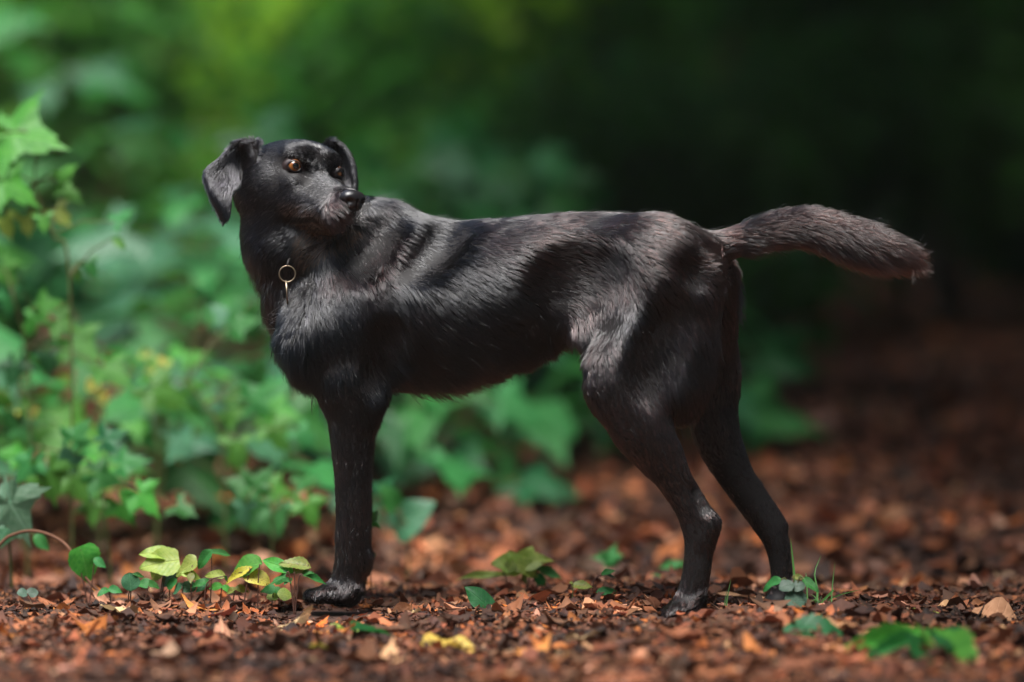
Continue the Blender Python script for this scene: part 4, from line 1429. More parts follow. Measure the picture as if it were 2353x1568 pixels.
hand_sapling("low maple sapling trailing down to the litter near the arched stalk", (260, 1180), .55,
             [(260, 1180), (230, 1100), (170, 1050), (110, 1030)],
             [(60, 1080, 90, -120, "lobed", "mid"), (120, 1110, 110, -70, "lobed", "fresh"), (185, 1120, 110, -60, "lobed", "fresh"), (250, 1100, 100, -20, "lobed", "mid"), (300, 1060, 90, 20, "lobed", "mid"), (340, 1150, 95, -40, "lobed", "fresh"), (215, 1180, 80, -80, "lobed", "fresh"),
              (150, 1050, 80, 100, "lobed", "blue"), (290, 1180, 90, -60, "lobed", "fresh"), (420, 1170, 70, -30, "tri", "mid"), (20, 1040, 80, 160, "lobed", "fresh"), (180, 990, 80, 60, "lobed", "mid"), (260, 1000, 80, 30, "lobed", "dark")])
hand_sapling("maple sapling with drooping leaves behind the fore leg's shin", (620, 1250), .70,
             [(620, 1250), (625, 1180), (600, 1120), (570, 1090)],
             [(545, 1110, 80, 170, "lobed", "mid"), (600, 1100, 80, 60, "lobed", "mid"), (650, 1130, 90, -20, "lobed", "fresh"), (640, 1190, 90, -70, "lobed", "mid"), (715, 1175, 85, -60, "lobed", "fresh"), (590, 1160, 60, -120, "tri", "mid"), (700, 1110, 70, 20, "tri", "mid"), (560, 1180, 70, -100, "tri", "blue")])
hand_sapling("big-leaved grey-green plant growing just above the arched stalk", (30, 1260), .30,
             [(30, 1280), (20, 1220), (15, 1180)],
             [(45, 1190, 150, -60, "lobed", "pale"), (-20, 1150, 120, 150, "lobed", "pale"), (5, 1235, 90, -110, "lobed", "blue"), (90, 1240, 50, -40, "oval", "mid")], name="leafy_plant", cat="plant")
hand_sapling("bluish-green broad leaf plant just behind the fore leg", (940, 1260), .75,
             [(940, 1260), (935, 1220), (925, 1195)],
             [(935, 1195, 120, 40, "heart", "blue"), (900, 1150, 70, 120, "heart", "mid"), (880, 1120, 80, 60, "lobed", "dark")], name="leafy_plant", cat="plant")
# sprigs of yellow-green tips among the leaves
for lbl, x, y, dy, pts in (("sprig of three yellow tips glowing in front of the dark undergrowth", 355, 1080, .95, [(335, 815, 40), (378, 832, 42), (348, 850, 34)]),
                           ("small yellow sprig between the tall and the wide-leaved saplings", 225, 1090, .9, [(215, 885, 44), (235, 915, 38)]),
                           ("two round yellow tips side by side low beside the leaning sapling", 50, 1110, .9, [(28, 948, 34), (74, 948, 36)])):
    p = W(x, y, dy); g = float(ground_z(p.x, p.y))
    root = empty("yellow_sprig", (p.x, p.y, g)); tag(root, lbl, "sprig")
    for (a, b, s) in pts:
        c = W(a, b, dy); sz = s * (CAM_D + dy) / CAM_D * PXM
        stem_obj(root, [Vector((p.x, p.y, g)), Vector((p.x, p.y, g)).lerp(c, .6) + Vector((.01, 0, .03)), c], .0022, .0012, M_stemg)
        for j in range(4):
            an = j * 1.6 + rf.random()
            put_leaf(root, "round", rf.randrange(4), MG[rf.choice(["yellow", "lime"])], c, Vector((math.cos(an), -.3, math.sin(an))), Vector((0, -1, .6)), sz * .45)

# ------------------------------------------------------------------ shrubs and trees behind
def leaf_cloud(name, centres, radii, n, size, mat, seed, parent, flat=.5):
    r = np.random.default_rng(seed)
    C = np.array(centres, float); Rr = np.array(radii, float)
    w = (Rr.prod(1) ** (2 / 3)); w /= w.sum()
    i = r.choice(len(C), n, p=w)
    u = r.normal(size=(n, 3)); u /= np.linalg.norm(u, axis=1, keepdims=True)
    rad = r.random(n) ** .45
    P = C[i] + u * rad[:, None] * Rr[i]
    nn = r.normal(size=(n, 3)) * .8 + np.array([0, -.2, 1.0]); nn /= np.linalg.norm(nn, axis=1, keepdims=True)
    a = np.cross(nn, r.normal(size=(n, 3))); a /= np.linalg.norm(a, axis=1, keepdims=True)
    b = np.cross(nn, a)
    s = size * r.uniform(.6, 1.3, n)[:, None]
    # pointed leaf: six points, folded at the rib
    V = np.stack([P - a * s * .5, P + b * s * .28 - a * s * .08 + nn * s * .08, P + b * s * .2 + a * s * .24 + nn * s * .06, P + a * s * .55, P - b * s * .2 + a * s * .24 + nn * s * .06, P - b * s * .28 - a * s * .08 + nn * s * .08], 1).reshape(-1, 3)
    k = np.arange(n)[:, None] * 6
    F = np.concatenate([k + np.array([[0, 1, 2, 3]]), k + np.array([[0, 3, 4, 5]])])
    me = np_mesh(name, V - np.array(parent.location), F)
    t = r.uniform(.6, 1.4, (n, 1)) * np.array([1, 1, 1]) * r.uniform(.88, 1.12, (n, 3))
    ca = me.color_attributes.new("tint", 'FLOAT_COLOR', 'POINT')
    ca.data.foreach_set("color", np.concatenate([np.repeat(t, 6, 0), np.ones((n * 6, 1))], 1).astype(np.float32).ravel())
    me.materials.append(mat)
    o = bpy.data.objects.new(name, me); col.objects.link(o); o.parent = parent
    return o


M_cr = {"sun": leaf_material("crown_hazel", (.090, .215, .012), (.150, .285, .020), trans=.5, attr=True, scale=1.5, spec=.1),  # sunlit brightness is put into this leaf colour
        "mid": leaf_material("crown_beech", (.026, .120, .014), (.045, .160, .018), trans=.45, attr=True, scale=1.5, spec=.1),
        "deep": leaf_material("crown_hornbeam", (.016, .070, .010), (.028, .095, .013), trans=.4, attr=True, scale=1.5, spec=.1),  # darker copy of the foliage, shade put into the leaf colour
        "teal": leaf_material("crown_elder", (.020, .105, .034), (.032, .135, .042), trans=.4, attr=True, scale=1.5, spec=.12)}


def shrub(label, x, y, w, h, mat, n, seed, size=.11, name="shrub", base=0.0):
    r = random.Random(seed)
    g = float(ground_z(x, y))
    root = empty(name, (x, y, g)); tag(root, label, "shrub")
    cs, rs = [], []
    for k in range(7):
        cs.append((x + r.uniform(-.5, .5) * w, y + r.uniform(-.35, .35) * w, g + base + h * (.25 + .6 * r.random())))
        rs.append((w * r.uniform(.22, .42), w * r.uniform(.22, .40), h * r.uniform(.18, .32)))
    leaf_cloud("foliage", cs, rs, n, size, M_cr[mat], seed, root)
    for k in range(4):
        c = Vector(cs[k])
        stem_obj(root, [Vector((x + r.uniform(-.05, .05), y, g - .03)), Vector((x, y, g)).lerp(c, .5) + Vector((0, 0, .1 * h)), c], .018, .006, M_twig)
    return root


# further saplings filling the undergrowth, left to behind the legs
SAP = [(-1.15, 1.25, .75, "thickly leaved maple sapling rooted beneath the tall thin sapling", ["fresh", "blue", "mid"]), 
       (-.62, 1.9, .55, "maple sapling behind the sprig of three yellow tips", ["mid", "blue"]), (-.38, 2.1, .60, "bluish maple sapling behind the dog's chest", ["mid", "blue"]),
       (-.75, 2.8, .80, "tall dim maple sapling between the ear and the tall thin sapling", ["mid", "dark"]), (-1.5, 2.4, 1.0, "tall maple sapling behind the tall thin one", ["fresh", "blue", "mid"]),
       (-.10, 2.5, .50, "low dark maple sapling seen under the belly", ["dark", "mid"]), (.12, 2.9, .45, "spreading dark green sapling under the belly's middle", ["dark", "mid"]),
       (.28, 2.6, .32, "short dark sapling in front of the hind knee", ["dark", "mid"]), (-.18, 2.0, .30, "knee-high sapling between fore leg and belly", ["mid", "blue"]),
       (-1.0, 1.15, .34, "low maple sapling under the leaning sapling", ["fresh", "blue", "mid"]), (-.74, 1.3, .32, "low broad sapling below the three yellow tips", ["mid", "fresh"]), (-.5, 1.2, .30, "low sapling below the wide-leaved one", ["mid", "blue"]),
       (-1.3, 1.75, .62, "broad-leaved sapling behind the two round yellow tips", ["fresh", "blue", "mid"]), 
       (-.56, 2.5, .6, "soft green sapling before the dog's throat", ["mid", "blue"]), (-.2, 1.7, .28, "low dark sapling close behind the fore leg", ["mid", "dark"]), 
       (-1.3, 3.6, 1.1, "lush maple sapling deep in the undergrowth before the dog's breast", ["fresh", "blue", "mid"]), (-.3, 3.6, .75, "dim sapling behind the dog's shoulders", ["mid", "dark"])]
for i, (x, y, h, lb, mats) in enumerate(SAP):
    sapling(lb, x, y, h, 21 if y < 2.3 else 22, .15 if y < 2.3 else .20, mats, ("lobed", "lobed", "tri"), .24 + .1 * (y > 2.3), (rf.uniform(-.08, .08), rf.uniform(-.08, .05)), seed=100 + i)
for i, (x, y, w, h, mt, lb) in enumerate([(-1.55, 2.9, .8, .75, "teal", "low leafy shrub behind the tall thin sapling"), (-.05, 3.6, .8, .5, "deep", "low dark shrub behind the ribs"), (.35, 4.2, .9, .45, "deep", "low dark shrub under the flank"),
                                          (-2.0, 4.2, 1.0, 1.0, "mid", "leafy shrub behind the low leafy shrub"), (-.25, 4.9, .9, .8, "teal", "bluish rounded shrub behind the neck")]):
    shrub(lb, x, y, w, h, mt, 230, 700 + i, .17)
# sprigs of leaves showing over the back
hand_sapling("slender sapling whose leaf sprig shows beside the nose above the withers", (1090, 700), 3.0, [(1120, 760), (1110, 560), (1080, 440), (1010, 360)],
             [(1010, 355, 100, 150, "tri", "blue"), (1050, 385, 110, -30, "tri", "blue"), (1085, 440, 100, -50, "tri", "blue"), (960, 390, 70, 200, "tri", "mid"), (1110, 500, 80, -60, "tri", "mid")])
hand_sapling("sapling with two tiers of leaves above the middle of the back", (1230, 720), 3.2, [(1240, 780), (1235, 560), (1225, 460), (1210, 390)],
             [(1180, 400, 110, 170, "lobed", "mid"), (1270, 390, 130, 5, "lobed", "mid"), (1170, 465, 120, 180, "lobed", "mid"), (1290, 462, 140, -5, "lobed", "mid"), (1230, 440, 100, -60, "lobed", "blue"), (1330, 410, 90, 10, "tri", "mid"), (1120, 440, 90, 190, "tri", "dark")])

def tree(label, x, y, h, r0, crown_z, crown_r, mat, n, seed, size=.22, lean=0.0, name="tree", nb=11):
    r = random.Random(seed)
    g = float(ground_z(x, y))
    root = empty(name, (x, y, g)); tag(root, label, "tree")
    P = [Vector((x, y, g - .1)), Vector((x + lean * .3, y, g + h * .3)), Vector((x + lean * .7, y + .1, g + h * .65)), Vector((x + lean, y, g + h))]
    t_ = stem_obj(root, P, r0, r0 * .25, M_bark, "trunk", 12)
    cs, rs = [], []
    top = Vector((x + lean * .8, y, g + crown_z))
    for k in range(nb):
        an = r.uniform(0, 6.28); q = r.random() ** .5
        c = (top.x + math.cos(an) * crown_r[0] * q, top.y + math.sin(an) * crown_r[1] * q, top.z + r.uniform(-1, 1) * crown_r[2] * (1 - .4 * q))
        cs.append(c); rs.append((crown_r[0] * r.uniform(.32, .5), crown_r[1] * r.uniform(.32, .5), crown_r[2] * r.uniform(.35, .55)))
    leaf_cloud("crown", cs, rs, n, size, M_cr[mat], seed, root)
    for k in range(5):
        c = Vector(cs[k])
        a = P[1].lerp(P[3], .25 + .13 * k)
        stem_obj(root, [a, a.lerp(c, .5) + Vector((0, 0, .2)), c], r0 * .35, r0 * .08, M_bark, "limb", 8)
    return root


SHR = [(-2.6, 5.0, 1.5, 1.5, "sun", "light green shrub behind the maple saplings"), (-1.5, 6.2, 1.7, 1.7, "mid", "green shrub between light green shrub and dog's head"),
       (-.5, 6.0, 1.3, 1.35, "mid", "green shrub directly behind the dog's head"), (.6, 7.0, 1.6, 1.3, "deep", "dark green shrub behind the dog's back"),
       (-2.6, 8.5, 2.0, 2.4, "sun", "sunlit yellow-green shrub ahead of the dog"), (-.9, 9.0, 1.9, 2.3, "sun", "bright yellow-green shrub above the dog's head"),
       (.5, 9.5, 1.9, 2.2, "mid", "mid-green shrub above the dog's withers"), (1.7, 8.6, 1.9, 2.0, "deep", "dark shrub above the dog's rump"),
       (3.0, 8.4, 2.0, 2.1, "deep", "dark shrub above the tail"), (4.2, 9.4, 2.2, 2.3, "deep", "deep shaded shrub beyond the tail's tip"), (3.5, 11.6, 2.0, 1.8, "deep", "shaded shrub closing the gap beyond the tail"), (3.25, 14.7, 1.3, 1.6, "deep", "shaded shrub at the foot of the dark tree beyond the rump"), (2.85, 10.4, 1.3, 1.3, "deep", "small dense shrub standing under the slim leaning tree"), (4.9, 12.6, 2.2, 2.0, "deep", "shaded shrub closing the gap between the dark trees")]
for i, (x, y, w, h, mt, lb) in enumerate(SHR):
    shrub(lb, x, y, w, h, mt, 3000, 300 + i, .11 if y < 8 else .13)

TRE = [(-4.6, 13.0, 9, .16, 4.2, (2.6, 2.2, 3.0), "sun", "sunlit tree ahead of the dog with low branches", 0),
       (-2.2, 14.5, 10, .18, 4.0, (2.4, 2.2, 3.2), "sun", "bright leafy tree beyond the dog's head", .2),
       (.3, 15.0, 10, .17, 4.2, (2.4, 2.2, 3.4), "mid", "mid-green tree beyond the dog's shoulders", -.2),
       (2.6, 14.0, 11, .20, 4.4, (2.4, 2.4, 3.4), "deep", "dark tree beyond the dog's rump", .3),
       (5.0, 13.5, 11, .22, 4.4, (2.6, 2.4, 3.6), "deep", "dark tree beyond the tail's tip", 0),
       (2.25, 10.6, 8, .11, 5.4, (2.8, 2.2, 2.0), "deep", "slim bare-trunked tree leaning above the rump", -.35),
       (-7.5, 18, 12, .25, 6, (3.5, 3, 5), "mid", "tall distant tree well ahead of the dog", 0), (-3.8, 21, 13, .25, 6, (3.6, 3, 5.4), "sun", "tall sunlit distant tree ahead of the dog's head", 0),
       (-.2, 22, 13, .25, 6, (3.6, 3, 5.4), "mid", "tall distant tree behind the shoulders", 0), (3.8, 21, 13, .25, 6, (3.6, 3, 5.4), "deep", "tall dark distant tree behind the rump", 0),
       (8.0, 18, 12, .25, 6, (3.6, 3, 5.4), "deep", "tall dark distant tree well behind the tail", 0)]
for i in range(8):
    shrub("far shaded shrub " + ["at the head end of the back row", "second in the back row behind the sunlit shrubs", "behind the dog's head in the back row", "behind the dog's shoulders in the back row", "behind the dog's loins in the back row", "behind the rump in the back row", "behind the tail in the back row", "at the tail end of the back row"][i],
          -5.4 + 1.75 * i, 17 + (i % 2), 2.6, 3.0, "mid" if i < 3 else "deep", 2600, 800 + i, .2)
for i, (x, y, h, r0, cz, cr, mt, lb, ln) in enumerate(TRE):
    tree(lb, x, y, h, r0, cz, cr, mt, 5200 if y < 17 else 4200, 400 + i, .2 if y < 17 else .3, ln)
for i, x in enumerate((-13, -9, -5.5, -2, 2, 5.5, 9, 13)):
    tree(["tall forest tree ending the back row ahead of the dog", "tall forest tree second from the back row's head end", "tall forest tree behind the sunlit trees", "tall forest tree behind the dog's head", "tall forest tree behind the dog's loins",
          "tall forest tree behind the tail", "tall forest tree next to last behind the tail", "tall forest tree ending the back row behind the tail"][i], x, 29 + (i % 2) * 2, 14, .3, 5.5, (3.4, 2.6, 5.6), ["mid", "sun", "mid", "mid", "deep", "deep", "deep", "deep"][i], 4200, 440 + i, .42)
# the canopy of unseen trees added to shade the right-hand side
def shade_canopy(label, x, y, cx, cy, cz, cr, n, seed):
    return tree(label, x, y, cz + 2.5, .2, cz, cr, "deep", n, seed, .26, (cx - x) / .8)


SHADE_TREES = [("tree on the tail side whose low branches roof over the slope", 2.9, 2.2, .55, 1.7, 3.0, (.9, .9, .5), 2600), ("second tree on the tail side leaning over the path", 3.0, 1.0, 1.9, 1.4, 3.1, (1.0, .9, .55), 2600),
       ("leaning tree shading the hollow behind the belly", 2.9, 4.2, .6, 3.3, 3.1, (1.0, 1.0, .55), 3000), ("thick-crowned tree shading the slope behind the tail", 3.6, 3.6, 2.2, 3.2, 3.2, (1.1, 1.0, .6), 3000),
       ("tree shading the shrubs behind the rump", 3.3, 6.2, .7, 5.2, 3.3, (1.2, 1.2, .6), 3200), ("dense tree over the shrubs beyond the tail", 4.4, 6.0, 2.5, 5.2, 3.4, (1.3, 1.2, .7), 3400),
       ("broad tree closing the tail side of the clearing", 4.8, 2.0, 3.7, 1.0, 4.6, (2.0, 3.0, 1.9), 7000), ("tree whose bough hangs above the slope behind the belly", 2.7, .9, .15, .60, 2.9, (.75, .6, .4), 2000), ("tree whose bough hangs above the slope behind the tail", 3.2, .2, 1.4, .35, 2.9, (.7, .7, .4), 2000), ("tree whose low bough reaches over the slope behind the rump", 2.7, .5, -.12, .06, 2.2, (.42, .36, .24), 1100), ("tree whose low bough reaches over the slope behind the tail", 2.9, -.2, .50, .12, 2.3, (.5, .42, .26), 1300), ("tree beside the path casting shade over the tail", 2.4, -1.9, -.05, -1.65, 2.9, (.60, .75, .42), 1900), ("tree leaning over the path beside the weed", 2.5, -1.2, .15, -.95, 2.9, (.5, .5, .4), 1500), ("tree overhanging the path on the tail side of the camera", 2.6, -1.1, .65, -.75, 2.9, (.65, .7, .42), 2000),
       ("tree whose far-reaching bough shades the ferny hollow", 3.3, 2.0, -1.0, 1.7, 3.0, (.6, .6, .42), 1700), ("tree whose far-reaching bough shades the middle saplings", 3.6, 3.4, -1.0, 3.1, 3.1, (.65, .8, .45), 1900), ("tree whose far-reaching bough shades the middle shrubs", 4.0, 5.6, -1.05, 5.2, 3.3, (.75, 1.0, .5), 2200), ("tree whose long bough shades the hollow behind the ribs", 3.4, 2.9, -.5, 2.5, 3.0, (.7, .8, .45), 2200), ("tree whose long bough shades the shrubs behind the back", 3.8, 4.8, -.55, 4.1, 3.1, (.8, .9, .5), 2400), ("tree whose long bough shades the far shrubs behind the back", 4.2, 7.2, -.55, 6.3, 3.4, (.9, 1.0, .6), 2600),
       ("tree arching over the dark shrubs beyond the tail", 5.4, 6.5, 4.4, 6.0, 4.8, (1.9, 2.4, 1.8), 6000), ("tree roofing over the dark shrubs at the back", 4.6, 8.6, 1.6, 7.6, 4.2, (2.2, 1.5, .9), 5000)]
for i, (lb, x, y, cx, cy, cz, cr, n) in enumerate(SHADE_TREES):
    shade_canopy(lb, x, y, cx + .305 * min(cz, 3.4), cy + .108 * min(cz, 3.4), cz, cr, n, 460 + i)
# the wood goes on round the clearing, behind the photographer and to both sides; unseen, placed to block low sky
RING = [(-9, -6.5), (-5.8, -9), (-2, -10), (2, -10), (5.5, -9), (8.5, -6), (9, -1), (9.5, 4), (9, 9), (-9.5, -2), (-10, 3.5), (-9, 9)]
for i, (x, y) in enumerate(RING):
    tree("forest tree " + ["behind the photographer on the head side", "behind the photographer's shoulder on the head side", "straight behind the photographer", "standing second behind the photographer", "behind the photographer's shoulder on the tail side", "where the path leaves behind the tail",
                           "closing the tail side near the path", "closing the tail side beyond the slope", "closing the tail side at the back", "on the head side beside the path", "on the head side beyond the seedlings", "closing the head side at the back"][i],
         x, y, 9, .22, 3.6 if i < 9 else 3.0, (2.4, 2.2, 3.2 if i < 9 else 2.4), "mid" if i > 8 else "deep", 4200, 500 + i, .42)
# ------------------------------------------------------------------ fur: combed strands
from mathutils.kdtree import KDTree
GUIDES = [  # vx, vy, dx, dy, length mm, lift deg
    (555, 520, .0, 1, 18, 16), (600, 600, .1, 1, 24, 18), (640, 700, .2, 1, 34, 24), (700, 600, .4, 1, 24, 13), (760, 700, .35, 1, 22, 12), (660, 470, .2, 1, 16, 12),
    (675, 830, .05, 1, 48, 42), (640, 760, -.05, 1, 48, 44), (720, 900, .2, 1, 16, 12), (740, 800, .3, 1, 18, 12),
    (850, 490, .8, .5, 24, 11), (830, 560, .55, .85, 24, 10), (930, 520, .85, .45, 24, 10), (920, 640, .65, .75, 22, 9), (900, 780, .45, .9, 20, 9),
    (1050, 520, 1, .2, 22, 10), (1200, 510, 1, .08, 20, 10), (1350, 500, 1, .05, 20, 10), (1500, 525, 1, .4, 20, 10),
    (1050, 620, .85, .5, 22, 9), (1200, 620, .95, .3, 20, 9), (1350, 600, 1, .2, 20, 9), (1000, 740, .72, .7, 22, 9), (1150, 740, .85, .5, 22, 9), (1280, 690, .95, .3, 20, 9),
    (930, 880, .8, .6, 24, 13), (1050, 890, .85, .55, 28, 16), (1120, 860, .8, .6, 40, 27), (1190, 825, .65, .75, 48, 44), (1260, 780, .35, .95, 50, 48), (1330, 775, .25, .95, 34, 30),
    (1290, 745, .2, 1, 26, 18), (1450, 560, .8, .6, 20, 9), (1550, 560, .8, .6, 20, 9), (1480, 700, .5, .85, 18, 9), (1600, 700, .5, .85, 20, 11), (1390, 750, .25, 1, 15, 9),
    (1385, 850, .15, 1, 12, 9), (1500, 820, .45, .9, 18, 9), (1575, 860, .3, .95, 26, 9), (1565, 935, .2, 1, 16, 8), (1600, 960, .2, 1, 14, 8), (1640, 820, .3, 1, 26, 16),
    (1440, 980, .45, .9, 12, 11), (1520, 1080, .5, .85, 10, 11), (1600, 1190, .5, .85, 10, 11), (1640, 1200, .2, 1, 9, 10), (1600, 1300, -.05, 1, 9, 9), (1585, 1390, -.3, .9, 11, 18), (1550, 1405, -.5, .8, 9, 14),
    (1660, 900, .1, 1, 12, 9), (1680, 1080, .5, .9, 8, 8), (1780, 1220, .3, 1, 8, 9), (1795, 1340, 0, 1, 9, 9),
    (790, 830, .3, 1, 15, 10), (820, 900, .35, 1, 13, 10), (860, 905, .6, .8, 16, 14), (810, 1000, .1, 1, 11, 11), (810, 1150, 0, 1, 11, 11), (850, 1100, .2, 1, 12, 14), (805, 1280, 0, 1, 12, 14),
    (850, 1290, .25, 1, 14, 18), (795, 1350, -.3, .9, 12, 20), (740, 1370, -.6, .8, 9, 14), (715, 1372, -.6, .8, 8, 14),
    (1620, 572, .9, -.1, 20, 12), (1690, 555, .95, -.25, 28, 26), (1770, 531, .97, -.08, 36, 34), (1850, 522, .98, .22, 40, 36), (1930, 540, .95, .33, 44, 36),
    (2010, 563, .94, .34, 44, 34), (2080, 588, .9, .42, 46, 26)]
gp = np.array([W(g[0], g[1], 0)[:] for g in GUIDES])[:, [0, 2]]
gd = np.array([(g[2], -g[3]) for g in GUIDES], float); gd /= np.linalg.norm(gd, axis=1, keepdims=True)
gl = np.array([g[4] for g in GUIDES]) * 1e-3
ga = np.radians([g[5] for g in GUIDES])


def vnoise(P, scale, seed):
    """cheap smooth 3-D vector noise from a few sine waves"""
    r = np.random.default_rng(seed)
    out = np.zeros((len(P), 3))
    for _ in range(5):
        k = r.normal(size=(3, 3)) * scale
        ph = r.uniform(0, 6.28, 3)
        out += np.sin(P @ k + ph)
    return out / 5 ** .5


def sample(V, F, n, dens=None):
    T = np.concatenate([F[:, [0, 1, 2]], F[:, [0, 2, 3]]])
    a, b, c = V[T[:, 0]], V[T[:, 1]], V[T[:, 2]]
    ar = np.linalg.norm(np.cross(b - a, c - a), axis=1) / 2
    if dens is not None:
        ar = ar * dens((a + b + c) / 3)
    cs = np.cumsum(ar); cs /= cs[-1]
    t = np.searchsorted(cs, rng.random(n))
    u, v = rng.random(n), rng.random(n)
    f = u + v > 1
    u[f], v[f] = 1 - u[f], 1 - v[f]
    w = 1 - u - v
    N_ = vert_normals(V, F)
    P = a[t] * w[:, None] + b[t] * u[:, None] + c[t] * v[:, None]
    M = N_[T[t, 0]] * w[:, None] + N_[T[t, 1]] * u[:, None] + N_[T[t, 2]] * v[:, None]
    return P, M / np.maximum(np.linalg.norm(M, axis=1, keepdims=True), 1e-9)


HIm = np.array(HI)
HRm = np.array(HM.to_3x3())


def head_local(P):
    return P @ HIm[:3, :3].T + HIm[:3, 3]


def sstep(x, a, b):
    t = np.clip((x - a) / (b - a), 0, 1)
    return t * t * (3 - 2 * t)


def fur_fields(P):
    """comb direction, length, lift and tint at skin points"""
    D2 = ((P[:, None, [0, 2]] - gp[None]) ** 2).sum(2)
    w = 1 / (D2 + 0.0003) ** 2.2
    w /= w.sum(1, keepdims=True)
    d2 = w @ gd
    d = np.stack([d2[:, 0], -0.15 * d2[:, 0], d2[:, 1]], 1)
    length, lift = w @ gl, w @ ga
    q = head_local(P)
    paw = (1 - sstep(P[:, 2], .022, .055))[:, None]
    d = d * (1 - paw) + np.array([-.3, -1, -.3]) * paw
    hw_ = 1 - sstep(np.linalg.norm((q - np.array([-.025, 0, -.035])) * np.array([1, 1, .95]), axis=1), .085, .112)
    f, l, u_ = q.T
    cheek = sstep(-u_, .01, .05)
    dl = np.stack([-np.ones(len(q)), np.sign(l) * (.25 + 1.1 * sstep(f, .03, .075)) * sstep(np.abs(l), .002, .012), -.25 - .55 * cheek], 1)
    dl /= np.linalg.norm(dl, axis=1, keepdims=True)
    dh = dl @ HRm.T
    d = d * (1 - hw_[:, None]) + dh * hw_[:, None]
    muz = sstep(f, .0, .06)
    lh = .0095 * (1 - muz) + .0060 * muz + .010 * sstep(-u_, .06, .085) * (1 - muz) + .005 * sstep(-f, .05, .09)
    length = length * (1 - hw_) + lh * hw_
    lift = lift * (1 - hw_) + np.radians(13 + 8 * sstep(-u_, .06, .09)) * hw_
    return d, length, lift, hw_, q


SX, SZ = [], []


def strands(P, Nn, d, length, lift, tint, jit=0.07, clump=0.18, nseg=5, clumps=0):
    n = len(P)
    d = d + clump * (0.55 * vnoise(P, 45, 3) + 0.45 * vnoise(P, 130, 4)) + rng.normal(size=(n, 3)) * jit
    t = d - Nn * (d * Nn).sum(1, keepdims=True)
    t /= np.maximum(np.linalg.norm(t, axis=1, keepdims=True), 1e-6)
    lift = lift * rng.uniform(.55, 1.45, n) + np.radians(3) * vnoise(P, 60, 8)[:, 0]
    lift = np.maximum(lift, np.radians(3))
    length = length * rng.uniform(.65, 1.15, n)
    pts = np.empty((n, nseg, 3))
    for i in range(nseg):
        s = i / (nseg - 1)
        # lifts off, then lies down along the coat
        up = np.sin(lift) * (s - .42 * s * s)
        g = np.array([0, 0, -1.0]) * (0.10 * s * s)
        pts[:, i] = P - Nn * .0006 + length[:, None] * (t * (np.cos(lift) * s)[:, None] + Nn * up[:, None] + g * np.clip(length / .03, 0, 1.2)[:, None])
    if clumps:
        # strands gather into pointed locks: tips lean to the tip of a nearby leader
        lead = rng.choice(n, clumps, replace=False)
        kd = KDTree(clumps)
        for j, a in enumerate(lead): kd.insert(P[a], j)
        kd.balance()
        own = lead[np.array([kd.find(p)[1] for p in P])]
        gap = np.linalg.norm(P - P[own], axis=1)
        w = np.where(gap < .014, rng.uniform(.35, .85, n), 0) * np.where((P[:, 0] > .30) & (P[:, 2] > .42), .3, 1)
        for i in range(1, nseg):
            s = i / (nseg - 1)
            pts[:, i] += (w * s ** 1.3)[:, None] * (pts[own, i] + (P - P[own]) * .15 - pts[:, i])
        tint = tint * np.exp(.45 * rng.normal(size=n))[own][:, None]
    return pts, tint


def coat_tint(P, q, hw_):
    n = len(P)
    base = np.array([.0032, .0031, .0038])[None].repeat(n, 0)
    brown = np.array([.034, .0150, .0120])
    nz_ = vnoise(P, 14, 21)[:, 0] * .5 + vnoise(P, 40, 22)[:, 0] * .22
    rear = sstep(P[:, 0], -.1, .35) + .5 * sstep(P[:, 0], .32, .42)
    w = np.clip(.10 + .48 * rear + .55 * nz_, 0, 1) * rng.uniform(.4, 1.2, n)
    w = np.clip(w, 0, 1) * (1 - hw_)
    col_ = base * (1 - w[:, None]) + brown * w[:, None]
    col_ *= np.exp(.65 * rng.normal(size=n))[:, None]
    # grey hairs on muzzle, brow and crown
    f, l, u_ = q.T
    g = (.30 * sstep(f, -.01, .03) + .10 * sstep(u_, .005, .03) + .08) * hw_
    g += .30 * hw_ * sstep(f, .01, .04) * sstep(-u_, .035, .055) * (u_ > -.082)
    pick = rng.random(n) < g * .75
    col_[pick] = np.array([.15, .135, .13]) * rng.uniform(.4, 1.5, (pick.sum(), 1))
    lipz = (hw_ > .4) & (u_ < -.050) & (u_ > -.067) & (f > -.005) & (rng.random(n) < .45)
    col_[lipz] = np.array([.20, .17, .155]) * rng.uniform(.3, 1.4, (lipz.sum(), 1))
    line = (hw_ > .4) & (u_ <= -.067) & (u_ > -.0755) & (f > -.01)
    col_[line] = np.array([.002, .0018, .0018])
    # tan chin hairs
    ch = (hw_ > .4) & (u_ <= -.0755) & (f > .005) & (rng.random(n) < .5)
    col_[ch] = np.array([.11, .055, .028]) * rng.uniform(.5, 1.3, (ch.sum(), 1))
    return col_


def make_fur(name, pts, tint, r0, parent):
    n, k, _ = pts.shape
    hc = bpy.data.hair_curves.new(name)
    hc.add_curves([k] * n)
    hc.points.foreach_set("position", np.ascontiguousarray(pts - off, np.float32).ravel())
    prof = np.array([.85, 1.0, .85, .55, .12])[:k]
    rad = (prof[None] * np.asarray(r0).reshape(-1, 1)).astype(np.float32)
    if rad.shape[0] == 1: rad = rad.repeat(n, 0)
    ra = hc.attributes.get("radius") or hc.attributes.new("radius", 'FLOAT', 'POINT')
    ra.data.foreach_set("value", rad.ravel())
    ca = hc.attributes.new("tint", 'FLOAT_COLOR', 'CURVE')
    ca.data.foreach_set("color", np.concatenate([tint, np.ones((n, 1))], 1).astype(np.float32).ravel())
    hc.materials.append(M_hair)
    o = bpy.data.objects.new(name, hc)
    col.objects.link(o)
    o.parent = parent
    return o


